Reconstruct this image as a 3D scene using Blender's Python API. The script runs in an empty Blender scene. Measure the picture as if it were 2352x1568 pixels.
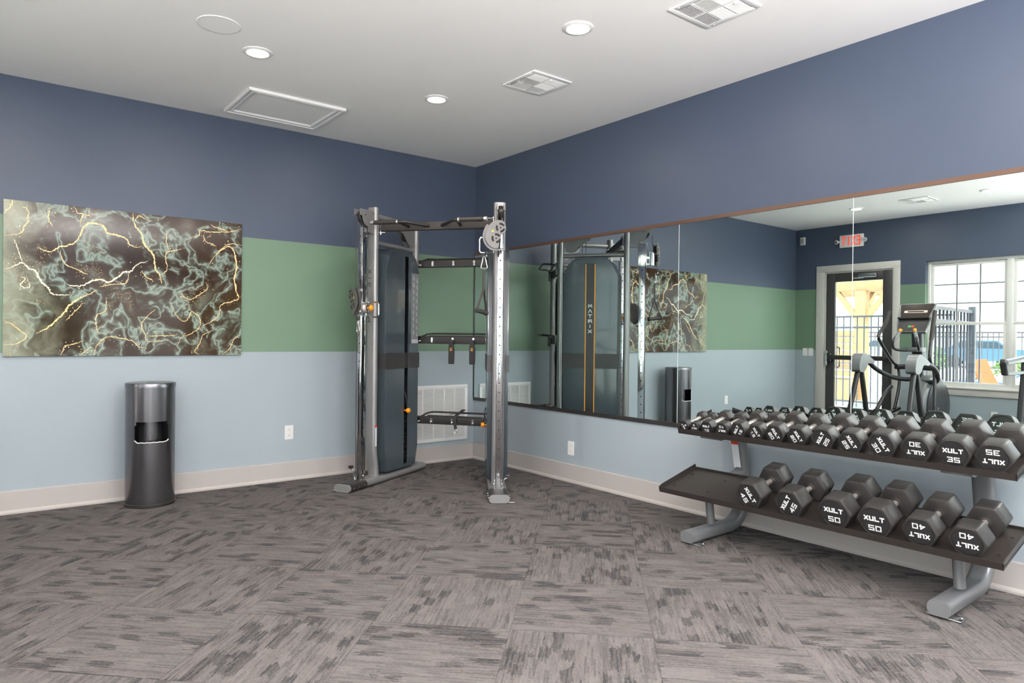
import bpy, bmesh, math, random
from mathutils import Vector, Matrix

# ------------------------------------------------------------------ camera, world, light, exposure
scene = bpy.context.scene
col = scene.collection
PI = math.pi
W_ROOM, H_ROOM, Y_NEAR = 6.365, 3.05, -9.4

cam_data = bpy.data.cameras.new('camera')
cam_data.sensor_width = 36.0
cam_data.lens = 1576.7 / 2352 * 36.0
cam_data.clip_start = 0.05
cam_data.clip_end = 300
cam = bpy.data.objects.new('camera', cam_data)
col.objects.link(cam)
scene.camera = cam
yaw, pitch, roll = 0.6666358, -0.0048815, 0.01018
fw = Vector((math.sin(yaw) * math.cos(pitch), math.cos(yaw) * math.cos(pitch), math.sin(pitch)))
rt = Vector((math.cos(yaw), -math.sin(yaw), 0))
up = rt.cross(fw)
r2 = rt * math.cos(roll) + up * math.sin(roll)
u2 = -rt * math.sin(roll) + up * math.cos(roll)
M = Matrix(((r2.x, u2.x, -fw.x), (r2.y, u2.y, -fw.y), (r2.z, u2.z, -fw.z))).to_4x4()
M.translation = Vector((-4.14915, -5.9179, 1.26051))
cam.matrix_world = M

world = bpy.data.worlds.new('sky')
scene.world = world
world.use_nodes = True
wn = world.node_tree.nodes
bg = wn['Background']
bg.inputs['Color'].default_value = (0.93, 0.96, 1.0, 1)
bg.inputs['Strength'].default_value = 4.3

sun_data = bpy.data.lights.new('sun', 'SUN')
sun_data.energy = 11.0
sun_data.angle = 0.01
sun_data.color = (1.0, 0.94, 0.85)
sun = bpy.data.objects.new('sun', sun_data)
col.objects.link(sun)
sun.rotation_euler = Vector((-0.34, 0.20, -0.95)).to_track_quat('-Z', 'Y').to_euler()

def portal(name, loc, direction, sx, sy):
    d = bpy.data.lights.new(name, 'AREA')
    d.shape = 'RECTANGLE'
    d.size, d.size_y = sx, sy
    d.cycles.is_portal = True
    o = bpy.data.objects.new(name, d)
    col.objects.link(o)
    o.location = loc
    o.rotation_euler = Vector(direction).to_track_quat('-Z', 'Z').to_euler()
    return o

CAN_POWER = 7.5
ADDED_UPLIGHT_POWER = 640.0
CAN_COLOR = (1.0, 0.90, 0.80)

scene.view_settings.view_transform = 'Standard'
scene.view_settings.look = 'None'
scene.view_settings.exposure = 0.40
scene.view_settings.gamma = 1.0
scene.view_settings.use_curve_mapping = False
scene.cycles.use_denoising = True
scene.cycles.max_bounces = 10
scene.cycles.diffuse_bounces = 5
scene.cycles.glossy_bounces = 5
scene.cycles.transparent_max_bounces = 12
scene.cycles.sample_clamp_indirect = 6.0
scene.cycles.caustics_reflective = True
random.seed(7)

# ------------------------------------------------------------------ mesh helpers
class G:
    """collects shapes, then links them as one mesh object"""
    def __init__(self):
        self.v, self.f, self.m = [], [], []

    def add(self, vs, fs, mat=0):
        o = len(self.v)
        self.v += [tuple(p) for p in vs]
        self.f += [tuple(i + o for i in f) for f in fs]
        self.m += [mat] * len(fs)
        return self

    def bm(self, b, mat=0, xf=None):
        b.verts.index_update()
        vs = [(xf @ v.co if xf is not None else v.co.copy()) for v in b.verts]
        self.add(vs, [[v.index for v in f.verts] for f in b.faces], mat)
        b.free()
        return self

    def box(self, c, s, bev=0.0, seg=2, rot=None, mat=0):
        b = bmesh.new()
        bmesh.ops.create_cube(b, size=1.0)
        for v in b.verts:
            v.co = Vector((v.co.x * s[0], v.co.y * s[1], v.co.z * s[2]))
        if bev > 0:
            bmesh.ops.bevel(b, geom=b.edges[:], offset=min(bev, min(s) * 0.49), segments=seg, affect='EDGES', profile=0.5)
        xf = Matrix.Translation(Vector(c))
        if rot is not None:
            xf = xf @ (rot if isinstance(rot, Matrix) else Matrix.Rotation(rot, 4, 'Z'))
        return self.bm(b, mat, xf)

    def quad(self, a, b, c, d, mat=0):
        return self.add([a, b, c, d], [(0, 1, 2, 3)], mat)

    def cyl(self, p0, p1, r, r1=None, n=20, bev=0.0, mat=0, caps=True):
        p0, p1 = Vector(p0), Vector(p1)
        r1 = r if r1 is None else r1
        L = (p1 - p0).length
        prof = [(0, r), (L, r1)] if bev <= 0 else [(0, r - bev), (bev, r), (L - bev, r1), (L, r1 - bev)]
        return self.lathe(p0, p1 - p0, prof, n, mat, caps)

    def lathe(self, base, axis, prof, n=24, mat=0, caps=True):
        """prof: list of (distance along axis, radius)"""
        base, ax = Vector(base), Vector(axis).normalized()
        a = ax.orthogonal().normalized()
        b = ax.cross(a)
        vs, fs = [], []
        for (h, r) in prof:
            for k in range(n):
                t = 2 * PI * k / n
                vs.append(base + ax * h + (a * math.cos(t) + b * math.sin(t)) * r)
        for i in range(len(prof) - 1):
            for k in range(n):
                k2 = (k + 1) % n
                fs.append((i * n + k, i * n + k2, (i + 1) * n + k2, (i + 1) * n + k))
        if caps:
            fs.append(tuple(range(n))[::-1])
            fs.append(tuple((len(prof) - 1) * n + k for k in range(n)))
        return self.add(vs, fs, mat)

    def rings(self, rings, closed=False, caps=True, mat=0):
        n = len(rings[0])
        vs = [p for r in rings for p in r]
        fs = []
        m = len(rings)
        for i in range(m if closed else m - 1):
            j = (i + 1) % m
            for k in range(n):
                k2 = (k + 1) % n
                fs.append((i * n + k, i * n + k2, j * n + k2, j * n + k))
        if caps and not closed:
            fs.append(tuple(range(n))[::-1])
            fs.append(tuple((m - 1) * n + k for k in range(n)))
        return self.add(vs, fs, mat)

    def sweep(self, path, sec, upv=(0, 0, 1), closed=False, mat=0, caps=True, side=None):
        """sweep a 2d section (list of (side, up)) along a path, corners mitred"""
        P = [Vector(p) for p in path]
        n = len(P)
        U = Vector(upv)
        rg = []
        for i in range(n):
            if closed:
                d0 = (P[i] - P[i - 1]).normalized()
                d1 = (P[(i + 1) % n] - P[i]).normalized()
            else:
                d0 = (P[i] - P[i - 1]).normalized() if i else (P[1] - P[0]).normalized()
                d1 = (P[i + 1] - P[i]).normalized() if i < n - 1 else (P[i] - P[i - 1]).normalized()
            t = (d0 + d1)
            t = d1 if t.length < 1e-6 else t.normalized()
            s = Vector(side) if side is not None else t.cross(U)
            if s.length < 1e-4:
                s = t.cross(Vector((1, 0, 0)))
            s.normalize()
            w = s.cross(t).normalized()
            c = max(0.35, math.sqrt(max(0.0, (1 + d0.dot(d1)) / 2)))
            bend = (d1 - d0)
            rg_i = []
            for (a, b) in sec:
                off = s * a + w * b
                if bend.length > 1e-5:
                    bd = bend.normalized()
                    off = off + bd * (off.dot(bd)) * (1 / c - 1)
                rg_i.append(P[i] + off)
            rg.append(rg_i)
        return self.rings(rg, closed, caps, mat)

    def tube(self, path, r, n=12, closed=False, mat=0, upv=(0, 0, 1)):
        sec = [(r * math.cos(2 * PI * k / n), r * math.sin(2 * PI * k / n)) for k in range(n)]
        return self.sweep(path, sec, upv, closed, mat)

    def prism(self, poly, fmap, d0, d1, mat=0):
        """poly: 2d outline; fmap(a, b, d) -> point"""
        n = len(poly)
        vs = [fmap(a, b, d0) for a, b in poly] + [fmap(a, b, d1) for a, b in poly]
        fs = [tuple(range(n))[::-1], tuple(range(n, 2 * n))]
        for k in range(n):
            k2 = (k + 1) % n
            fs.append((k, k2, n + k2, n + k))
        return self.add(vs, fs, mat)

    def build(self, name, mats, parent=None, xf=None, smooth=35, recalc=True):
        me = bpy.data.meshes.new(name)
        vs = [xf(p) for p in self.v] if xf else self.v
        me.from_pydata([tuple(p) for p in vs], [], self.f)
        if recalc:
            b = bmesh.new()
            b.from_mesh(me)
            bmesh.ops.recalc_face_normals(b, faces=b.faces[:])
            b.to_mesh(me)
            b.free()
        if not isinstance(mats, (list, tuple)):
            mats = [mats]
        for m in mats:
            me.materials.append(m)
        me.polygons.foreach_set('material_index', self.m)
        if smooth:
            me.polygons.foreach_set('use_smooth', [True] * len(me.polygons))
            me.set_sharp_from_angle(angle=math.radians(smooth))
        me.update()
        o = bpy.data.objects.new(name, me)
        col.objects.link(o)
        if parent is not None:
            o.parent = parent
        return o

def rrect(w, h, r, n=5):
    """rounded rectangle outline, centred"""
    r = min(r, w / 2 - 1e-5, h / 2 - 1e-5)
    pts = []
    for cx, cy, a0 in ((w / 2 - r, h / 2 - r, 0), (-w / 2 + r, h / 2 - r, PI / 2), (-w / 2 + r, -h / 2 + r, PI), (w / 2 - r, -h / 2 + r, 1.5 * PI)):
        for k in range(n + 1):
            t = a0 + PI / 2 * k / n
            pts.append((cx + r * math.cos(t), cy + r * math.sin(t)))
    return pts

def smooth_path(pts, n=6, closed=False):
    """Catmull-Rom through the points"""
    P = [Vector(p) for p in pts]
    m = len(P)
    out = []
    for i in range(m if closed else m - 1):
        p1, p2 = P[i], P[(i + 1) % m]
        p0 = P[i - 1] if (closed or i > 0) else p1 * 2 - p2
        p3 = P[(i + 2) % m] if (closed or i < m - 2) else p2 * 2 - p1
        for k in range(n):
            t = k / n
            out.append(0.5 * ((2 * p1) + (-p0 + p2) * t + (2 * p0 - 5 * p1 + 4 * p2 - p3) * t * t + (-p0 + 3 * p1 - 3 * p2 + p3) * t ** 3))
    if not closed:
        out.append(P[-1])
    return out

def fillet(pts, r, n=5, closed=False):
    """round the corners of a polyline"""
    P = [Vector(p) for p in pts]
    m = len(P)
    out = []
    for i in range(m):
        if not closed and i in (0, m - 1):
            out.append(P[i])
            continue
        a, b, c = P[i - 1], P[i], P[(i + 1) % m]
        rr = min(r, (a - b).length * 0.48, (c - b).length * 0.48)
        s, e = b + (a - b).normalized() * rr, b + (c - b).normalized() * rr
        for k in range(n + 1):
            t = k / n
            out.append(s * (1 - t) ** 2 + b * 2 * t * (1 - t) + e * t * t)
    return out

# block lettering: every glyph is a set of polylines in a unit box
GLY = {
    'X': [[(0, 0), (1, 1)], [(0, 1), (1, 0)]],
    'U': [[(0, 1), (0, 0), (1, 0), (1, 1)]],
    'L': [[(0, 1), (0, 0), (1, 0)]],
    'T': [[(0, 1), (1, 1)], [(.5, 1), (.5, 0)]],
    'M': [[(0, 0), (.12, 1), (.5, .35), (.88, 1), (1, 0)]],
    'A': [[(0, 0), (.5, 1), (1, 0)]],
    'R': [[(0, 0), (0, .55), (1, .55), (1, 1), (0, 1)], [(.5, .55), (1, 0)]],
    'I': [[(.5, 0), (.5, 1)]],
    'E': [[(1, 1), (0, 1), (0, 0), (1, 0)], [(0, .5), (.85, .5)]],
    '0': [[(.5, 0), (1, 0), (1, 1), (0, 1), (0, 0), (.5, 0)]],
    '1': [[(.1, .8), (.55, 1), (.55, 0)]],
    '2': [[(0, 1), (1, 1), (1, .5), (0, .5), (0, 0), (1, 0)]],
    '3': [[(0, 1), (1, 1), (1, 0), (0, 0)], [(.25, .5), (1, .5)]],
    '4': [[(.8, 0), (.8, 1), (0, .32), (1, .32)]],
    '5': [[(1, 1), (0, 1), (0, .5), (1, .5), (1, 0), (0, 0)]],
}
def text_shapes(s, w, h, gap, st):
    """strokes of a string as convex quads in 2d, centred on 0,0; w,h glyph size, st stroke"""
    quads = []
    total = len(s) * w + (len(s) - 1) * gap
    x0 = -total / 2
    for ch in s:
        for pl in GLY[ch]:
            pts = [Vector((x0 + st / 2 + p[0] * (w - st), -h / 2 + st / 2 + p[1] * (h - st))) for p in pl]
            for i in range(len(pts) - 1):
                a, b = pts[i], pts[i + 1]
                d = (b - a).normalized()
                nn = Vector((-d.y, d.x)) * st / 2
                a2 = a - d * (st / 2 if i > 0 or ch in 'ELT' else st * 0.42)
                b2 = b + d * (st / 2 if i < len(pts) - 2 or ch in 'ELT' else st * 0.42)
                quads.append([a2 + nn, a2 - nn, b2 - nn, b2 + nn])
        x0 += w + gap
    return quads

def text_geo(g, quads, fmap, d0, d1, mat=0, shear=0.0):
    for i, q in enumerate(quads):
        e = (i % 4) * 0.00004
        g.prism([(p.x + shear * p.y, p.y) for p in q], fmap, d0, d1 + e, mat)
    return g

# ------------------------------------------------------------------ object helpers
def tag(o, label, cat, group=None, kind=None):
    o['label'] = label
    o['category'] = cat
    if group:
        o['group'] = group
    if kind:
        o['kind'] = kind
    return o

def thing(name, label, cat, loc=(0, 0, 0), group=None, rotz=0.0):
    o = bpy.data.objects.new(name, None)
    o.empty_display_size = 0.1
    col.objects.link(o)
    o.location = loc
    o.rotation_euler = (0, 0, rotz)
    return tag(o, label, cat, group)

def struct(o):
    o['kind'] = 'structure'
    return o

# ------------------------------------------------------------------ materials
def new_mat(name):
    m = bpy.data.materials.new(name)
    m.use_nodes = True
    nt = m.node_tree
    return m, nt, nt.nodes['Principled BSDF']

def N(nt, kind, **kw):
    n = nt.nodes.new(kind)
    for k, v in kw.items():
        setattr(n, k, v)
    return n

def math_node(nt, op, a, b=None, c=None, clamp=False):
    n = N(nt, 'ShaderNodeMath', operation=op)
    n.use_clamp = clamp
    for i, x in enumerate((a, b, c)):
        if x is None:
            continue
        if isinstance(x, (int, float)):
            n.inputs[i].default_value = x
        else:
            nt.links.new(x, n.inputs[i])
    return n.outputs[0]

def noise(nt, vec, scale, detail=2.0, rough=0.5, dist=0.0):
    n = N(nt, 'ShaderNodeTexNoise')
    n.inputs['Scale'].default_value = scale
    n.inputs['Detail'].default_value = detail
    n.inputs['Roughness'].default_value = rough
    n.inputs['Distortion'].default_value = dist
    if vec is not None:
        nt.links.new(vec, n.inputs['Vector'])
    return n

def mixc(nt, fac, a, b, blend='MIX'):
    n = N(nt, 'ShaderNodeMix', data_type='RGBA', blend_type=blend)
    for s, x in ((0, fac), (6, a), (7, b)):
        if isinstance(x, (int, float)):
            n.inputs[s].default_value = x
        elif isinstance(x, tuple):
            n.inputs[s].default_value = (x[0], x[1], x[2], 1)
        else:
            nt.links.new(x, n.inputs[s])
    return n.outputs[2]

def bump(nt, bs, height, strength=0.2, dist=0.01):
    b = N(nt, 'ShaderNodeBump')
    b.inputs['Strength'].default_value = strength
    b.inputs['Distance'].default_value = dist
    nt.links.new(height, b.inputs['Height'])
    nt.links.new(b.outputs[0], bs.inputs['Normal'])

def mat(name, c, rough=0.5, metal=0.0, spec=0.5, var=0.06, vscale=9.0, bmp=0.0, bscale=400.0, coat=0.0):
    """plain surface with a little procedural variation"""
    m, nt, bs = new_mat(name)
    bs.inputs['Roughness'].default_value = rough
    bs.inputs['Metallic'].default_value = metal
    bs.inputs['Specular IOR Level'].default_value = spec
    bs.inputs['Coat Weight'].default_value = coat
    tc = N(nt, 'ShaderNodeTexCoord').outputs['Object']
    nz = noise(nt, tc, vscale, 3.0)
    lo = tuple(x * (1 - var) for x in c)
    hi = tuple(min(1, x * (1 + var)) for x in c)
    nt.links.new(mixc(nt, nz.outputs['Fac'], lo, hi), bs.inputs['Base Color'])
    if bmp > 0:
        bump(nt, bs, noise(nt, tc, bscale, 2.0).outputs['Fac'], bmp, 0.002)
    return m

def emit_mat(name, c, s):
    m, nt, bs = new_mat(name)
    bs.inputs['Base Color'].default_value = (c[0] * .6, c[1] * .6, c[2] * .6, 1)
    bs.inputs['Emission Color'].default_value = (c[0], c[1], c[2], 1)
    bs.inputs['Emission Strength'].default_value = s
    return m

def wall_material():
    m, nt, bs = new_mat('banded_wall_paint')
    geo = N(nt, 'ShaderNodeNewGeometry')
    sep = N(nt, 'ShaderNodeSeparateXYZ')
    nt.links.new(geo.outputs['Position'], sep.inputs[0])
    z = sep.outputs['Z']
    upper = math_node(nt, 'GREATER_THAN', z, 2.084)
    mid = math_node(nt, 'GREATER_THAN', z, 1.1215)
    c1 = mixc(nt, mid, (0.345, 0.400, 0.435), (0.148, 0.232, 0.160))
    c2 = mixc(nt, upper, c1, (0.062, 0.082, 0.127))
    nz = noise(nt, geo.outputs['Position'], 1.3, 2.0).outputs['Fac']
    c3 = mixc(nt, 0.06, c2, nz, 'OVERLAY')
    nt.links.new(c3, bs.inputs['Base Color'])
    bs.inputs['Roughness'].default_value = 0.42
    bs.inputs['Specular IOR Level'].default_value = 0.45
    bump(nt, bs, noise(nt, geo.outputs['Position'], 160.0, 3.0).outputs['Fac'], 0.12, 0.004)
    return m

def ceiling_material():
    m, nt, bs = new_mat('white_ceiling_paint')
    geo = N(nt, 'ShaderNodeNewGeometry')
    nz = noise(nt, geo.outputs['Position'], 2.0, 2.0).outputs['Fac']
    nt.links.new(mixc(nt, nz, (0.895, 0.875, 0.872), (0.92, 0.902, 0.898)), bs.inputs['Base Color'])
    bs.inputs['Roughness'].default_value = 0.8
    bump(nt, bs, noise(nt, geo.outputs['Position'], 90.0, 3.0).outputs['Fac'], 0.10, 0.004)
    return m

def carpet_material():
    m, nt, bs = new_mat('carpet_tiles')
    T = 0.61
    geo = N(nt, 'ShaderNodeNewGeometry')
    sep = N(nt, 'ShaderNodeSeparateXYZ')
    nt.links.new(geo.outputs['Position'], sep.inputs[0])
    x, y = sep.outputs['X'], sep.outputs['Y']
    q = 1 / math.sqrt(2)
    a = math_node(nt, 'MULTIPLY', math_node(nt, 'ADD', x, y), q / T)
    b = math_node(nt, 'MULTIPLY', math_node(nt, 'SUBTRACT', x, y), q / T)
    a = math_node(nt, 'ADD', a, 2.345 / T + 40)
    b = math_node(nt, 'ADD', b, -1.515 / T + 40)
    ia, ib = math_node(nt, 'FLOOR', a), math_node(nt, 'FLOOR', b)
    fa, fb = math_node(nt, 'FRACT', a), math_node(nt, 'FRACT', b)
    par = math_node(nt, 'MODULO', math_node(nt, 'ADD', ia, ib), 2.0)
    # tile with a in [-3.565,-2.955] (ia=38), b in [.905,1.515] (ib=39): lines run along a -> parity 1
    def sel(p, q_):
        return math_node(nt, 'ADD', math_node(nt, 'MULTIPLY', par, p), math_node(nt, 'MULTIPLY', math_node(nt, 'SUBTRACT', 1.0, par), q_))
    s = sel(fa, fb)          # along the lines
    t = sel(fb, fa)          # across the lines
    # per tile random offset
    cmb = N(nt, 'ShaderNodeCombineXYZ')
    nt.links.new(ia, cmb.inputs[0])
    nt.links.new(ib, cmb.inputs[1])
    wt = N(nt, 'ShaderNodeTexWhiteNoise', noise_dimensions='2D')
    nt.links.new(cmb.outputs[0], wt.inputs['Vector'])
    rnd = wt.outputs['Value']
    off = math_node(nt, 'MULTIPLY', rnd, 57.0)
    tt = math_node(nt, 'ADD', t, off)
    ss = math_node(nt, 'ADD', s, math_node(nt, 'MULTIPLY', rnd, 31.0))
    def vec(u, v, w=None):
        c = N(nt, 'ShaderNodeCombineXYZ')
        for i, k in enumerate((u, v, w)):
            if k is None:
                continue
            if isinstance(k, (int, float)):
                c.inputs[i].default_value = k
            else:
                nt.links.new(k, c.inputs[i])
        return c.outputs[0]
    def white(v):
        w = N(nt, 'ShaderNodeTexWhiteNoise', noise_dimensions='2D')
        nt.links.new(v, w.inputs['Vector'])
        return w.outputs['Value']
    frow = math_node(nt, 'FLOOR', math_node(nt, 'MULTIPLY', tt, 110.0))
    rag = math_node(nt, 'MULTIPLY', math_node(nt, 'SUBTRACT', white(vec(frow, 21.0)), 0.5), 0.075)
    wav = noise(nt, vec(math_node(nt, 'MULTIPLY', ss, 7.0), math_node(nt, 'MULTIPLY', tt, 2.0)), 1.0, 2.0).outputs['Fac']
    wav = math_node(nt, 'MULTIPLY', math_node(nt, 'SUBTRACT', wav, 0.5), 0.05)
    # yarn lines: rows across, broken into dashes along
    def rows(nr, ns, seed, ragged=False):
        r = math_node(nt, 'FLOOR', math_node(nt, 'MULTIPLY', math_node(nt, 'ADD', tt, wav) if ragged else tt, nr))
        ss_ = math_node(nt, 'ADD', ss, rag) if ragged else ss
        jit = white(vec(r, seed))
        k = math_node(nt, 'FLOOR', math_node(nt, 'ADD', math_node(nt, 'MULTIPLY', ss_, ns), math_node(nt, 'MULTIPLY', jit, 7.0)))
        return white(vec(math_node(nt, 'ADD', r, seed * 3.1), k))
    fine = rows(110.0, 9.0, 3.0)
    fine2 = rows(110.0, 60.0, 8.0)
    dash = rows(70.0, 4.0, 5.0)
    block = rows(13.0, 6.5, 11.0, True)
    # soft zones that decide where blocks and dashes show
    zone = noise(nt, vec(math_node(nt, 'MULTIPLY', ss, 0.9), math_node(nt, 'MULTIPLY', tt, 2.6)), 1.0, 2.0).outputs['Fac']
    zone_d = N(nt, 'ShaderNodeMapRange')
    nt.links.new(zone, zone_d.inputs[0])
    zone_d.inputs[1].default_value, zone_d.inputs[2].default_value = 0.36, 0.66
    zd = zone_d.outputs[0]
    # value: 0 dark, 1 light
    vb = math_node(nt, 'MULTIPLY', math_node(nt, 'GREATER_THAN', block, math_node(nt, 'ADD', 0.70, math_node(nt, 'MULTIPLY', zd, 0.24))), 0.34)
    vl = math_node(nt, 'MULTIPLY', math_node(nt, 'LESS_THAN', block, 0.15), 0.16)
    vd = math_node(nt, 'MULTIPLY', math_node(nt, 'GREATER_THAN', dash, math_node(nt, 'ADD', 0.46, math_node(nt, 'MULTIPLY', zd, 0.40))), 0.20)
    vf = math_node(nt, 'MULTIPLY', math_node(nt, 'SUBTRACT', fine, 0.5), 0.20)
    vf2 = math_node(nt, 'MULTIPLY', math_node(nt, 'SUBTRACT', fine2, 0.5), 0.20)
    v = math_node(nt, 'SUBTRACT', math_node(nt, 'ADD', 0.80, vl), math_node(nt, 'ADD', vb, vd))
    v = math_node(nt, 'ADD', v, math_node(nt, 'ADD', vf, vf2))
    # grooves between yarn rows and at the tile seam
    gro = math_node(nt, 'FRACT', math_node(nt, 'MULTIPLY', tt, 110.0))
    gro = math_node(nt, 'LESS_THAN', gro, 0.22)
    v = math_node(nt, 'SUBTRACT', v, math_node(nt, 'MULTIPLY', gro, 0.16))
    edge = math_node(nt, 'MINIMUM', math_node(nt, 'MINIMUM', s, math_node(nt, 'SUBTRACT', 1.0, s)), math_node(nt, 'MINIMUM', t, math_node(nt, 'SUBTRACT', 1.0, t)))
    v = math_node(nt, 'SUBTRACT', v, math_node(nt, 'MULTIPLY', math_node(nt, 'LESS_THAN', edge, 0.004), 0.2), clamp=True)
    warm = noise(nt, vec(math_node(nt, 'MULTIPLY', ss, 1.6), math_node(nt, 'MULTIPLY', tt, 3.0), 4.0), 1.2, 1.0).outputs['Fac']
    light = mixc(nt, warm, (0.122, 0.115, 0.113), (0.139, 0.121, 0.116))
    ramp = mixc(nt, v, (0.022, 0.023, 0.025), light)
    nt.links.new(ramp, bs.inputs['Base Color'])
    bs.inputs['Roughness'].default_value = 0.95
    bs.inputs['Specular IOR Level'].default_value = 0.1
    bump(nt, bs, v, 0.35, 0.004)
    return m

def art_material():
    m, nt, bs = new_mat('smoky_marbled_print')
    geo = N(nt, 'ShaderNodeTexCoord')
    sep = N(nt, 'ShaderNodeSeparateXYZ')
    nt.links.new(geo.outputs['Object'], sep.inputs[0])
    c = N(nt, 'ShaderNodeCombineXYZ')
    nt.links.new(sep.outputs['X'], c.inputs[0])
    nt.links.new(sep.outputs['Z'], c.inputs[1])
    p = c.outputs[0]
    # domain warp
    w1 = noise(nt, p, 2.3, 3.0, 0.5)
    wv = N(nt, 'ShaderNodeVectorMath', operation='SCALE')
    sub = N(nt, 'ShaderNodeVectorMath', operation='SUBTRACT')
    nt.links.new(w1.outputs['Color'], sub.inputs[0])
    sub.inputs[1].default_value = (0.5, 0.5, 0.5)
    nt.links.new(sub.outputs[0], wv.inputs[0])
    wv.inputs['Scale'].default_value = 0.75
    add = N(nt, 'ShaderNodeVectorMath', operation='ADD')
    nt.links.new(p, add.inputs[0])
    nt.links.new(wv.outputs[0], add.inputs[1])
    q = add.outputs[0]
    body = noise(nt, q, 2.6, 4.0, 0.55).outputs['Fac']
    fold = noise(nt, q, 2.7, 4.0, 0.55, 0.35).outputs['Fac']
    def ridge(f, k):
        r = math_node(nt, 'ABSOLUTE', math_node(nt, 'SUBTRACT', f, 0.5))
        return math_node(nt, 'POWER', math_node(nt, 'SUBTRACT', 1.0, math_node(nt, 'MULTIPLY', r, 2.0), clamp=True), k)
    wisps = ridge(fold, 30.0)
    veil = ridge(body, 9.0)
    # the sheet is paler at its left edge
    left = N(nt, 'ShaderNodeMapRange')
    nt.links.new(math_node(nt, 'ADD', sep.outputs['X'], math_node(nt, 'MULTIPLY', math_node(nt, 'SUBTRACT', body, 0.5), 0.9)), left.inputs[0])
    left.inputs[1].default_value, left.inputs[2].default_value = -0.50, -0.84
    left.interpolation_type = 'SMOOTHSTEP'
    hi = N(nt, 'ShaderNodeMapRange')
    nt.links.new(body, hi.inputs[0])
    hi.inputs[1].default_value, hi.inputs[2].default_value = 0.57, 0.88
    dark = mixc(nt, noise(nt, q, 1.9, 2.0).outputs['Fac'], (0.007, 0.004, 0.003), (0.062, 0.029, 0.011))
    sage = mixc(nt, fold, (0.07, 0.070, 0.045), (0.40, 0.44, 0.36))
    c1 = mixc(nt, math_node(nt, 'MULTIPLY', hi.outputs[0], 0.8), dark, sage)
    c2 = mixc(nt, math_node(nt, 'MULTIPLY', veil, 0.3), c1, (0.055, 0.042, 0.024))
    c3 = mixc(nt, math_node(nt, 'MULTIPLY', wisps, 0.75), c2, (0.36, 0.46, 0.39))
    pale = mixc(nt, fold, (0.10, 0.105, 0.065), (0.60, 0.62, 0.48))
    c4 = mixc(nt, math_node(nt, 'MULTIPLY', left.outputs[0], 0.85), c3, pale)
    # gold dust
    vo = N(nt, 'ShaderNodeTexVoronoi')
    vo.inputs['Scale'].default_value = 95
    nt.links.new(p, vo.inputs['Vector'])
    dust = math_node(nt, 'LESS_THAN', vo.outputs['Distance'], 0.2)
    dz = noise(nt, q, 3.2, 2.0).outputs['Fac']
    dust = math_node(nt, 'MULTIPLY', dust, math_node(nt, 'GREATER_THAN', dz, 0.60))
    c5 = mixc(nt, dust, c4, (0.75, 0.52, 0.25))
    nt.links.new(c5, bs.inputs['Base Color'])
    bs.inputs['Roughness'].default_value = 0.10
    bs.inputs['Specular IOR Level'].default_value = 0.22
    return m

def glass_material():
    m, nt, bs = new_mat('window_glass')
    out = nt.nodes['Material Output']
    nt.nodes.remove(bs)
    tr = N(nt, 'ShaderNodeBsdfTransparent')
    tr.inputs[0].default_value = (0.95, 0.97, 0.96, 1)
    gl = N(nt, 'ShaderNodeBsdfGlossy')
    gl.inputs['Roughness'].default_value = 0.0
    mx = N(nt, 'ShaderNodeMixShader')
    mx.inputs[0].default_value = 0.06
    nt.links.new(tr.outputs[0], mx.inputs[1])
    nt.links.new(gl.outputs[0], mx.inputs[2])
    nt.links.new(mx.outputs[0], out.inputs[0])
    return m

def mirror_material():
    m, nt, bs = new_mat('mirror_glass')
    bs.inputs['Metallic'].default_value = 1.0
    bs.inputs['Roughness'].default_value = 0.0
    tc = N(nt, 'ShaderNodeTexCoord').outputs['Object']
    nz = noise(nt, tc, 0.6, 1.0).outputs['Fac']
    nt.links.new(mixc(nt, nz, (0.80, 0.885, 0.865), (0.82, 0.90, 0.88)), bs.inputs['Base Color'])
    return m

def wood_material():
    m, nt, bs = new_mat('cedar_timber')
    tc = N(nt, 'ShaderNodeTexCoord').outputs['Object']
    mp = N(nt, 'ShaderNodeMapping')
    mp.inputs['Scale'].default_value = (2, 2, 14)
    nt.links.new(tc, mp.inputs[0])
    nz = noise(nt, mp.outputs[0], 3.0, 4.0).outputs['Fac']
    nt.links.new(mixc(nt, nz, (0.26, 0.145, 0.065), (0.42, 0.26, 0.13)), bs.inputs['Base Color'])
    bs.inputs['Roughness'].default_value = 0.7
    return m

MW = wall_material()
MC = ceiling_material()
MF = carpet_material()
M_trim = mat('baseboard_paint', (0.455, 0.420, 0.400), 0.45, var=0.03)
M_white = mat('white_plastic', (0.80, 0.79, 0.78), 0.4, var=0.02)
M_vent = mat('white_enamel', (0.82, 0.81, 0.81), 0.35, var=0.02)
M_ventdark = mat('duct_interior', (0.30, 0.29, 0.29), 0.7)
M_darkgap = mat('dark_gap', (0.02, 0.02, 0.02), 0.8)
M_blackframe = mat('black_metal_channel', (0.025, 0.023, 0.022), 0.3)
M_brown = mat('brown_sheen_channel', (0.14, 0.08, 0.058), 0.3, 0.3)  # black metal channel; its brown reflection is put into the base colour
M_silver = mat('silver_powder_coat', (0.30, 0.295, 0.295), 0.36, 0.5, bmp=0.02)
M_chrome = mat('chrome_plate', (0.62, 0.63, 0.65), 0.10, 1.0, var=0.03)
M_steel = mat('bright_steel', (0.72, 0.71, 0.70), 0.2, 1.0)
M_shroud = mat('slate_gloss_shroud', (0.044, 0.060, 0.071), 0.20, 0.0, 0.6, var=0.12, vscale=3.0, coat=0.4)
M_shroudrim = mat('slate_satin_rim', (0.036, 0.048, 0.057), 0.33)
M_belt = mat('charcoal_band', (0.034, 0.032, 0.033), 0.4)
M_black = mat('black_powder_coat', (0.019, 0.0165, 0.016), 0.38)
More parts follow.
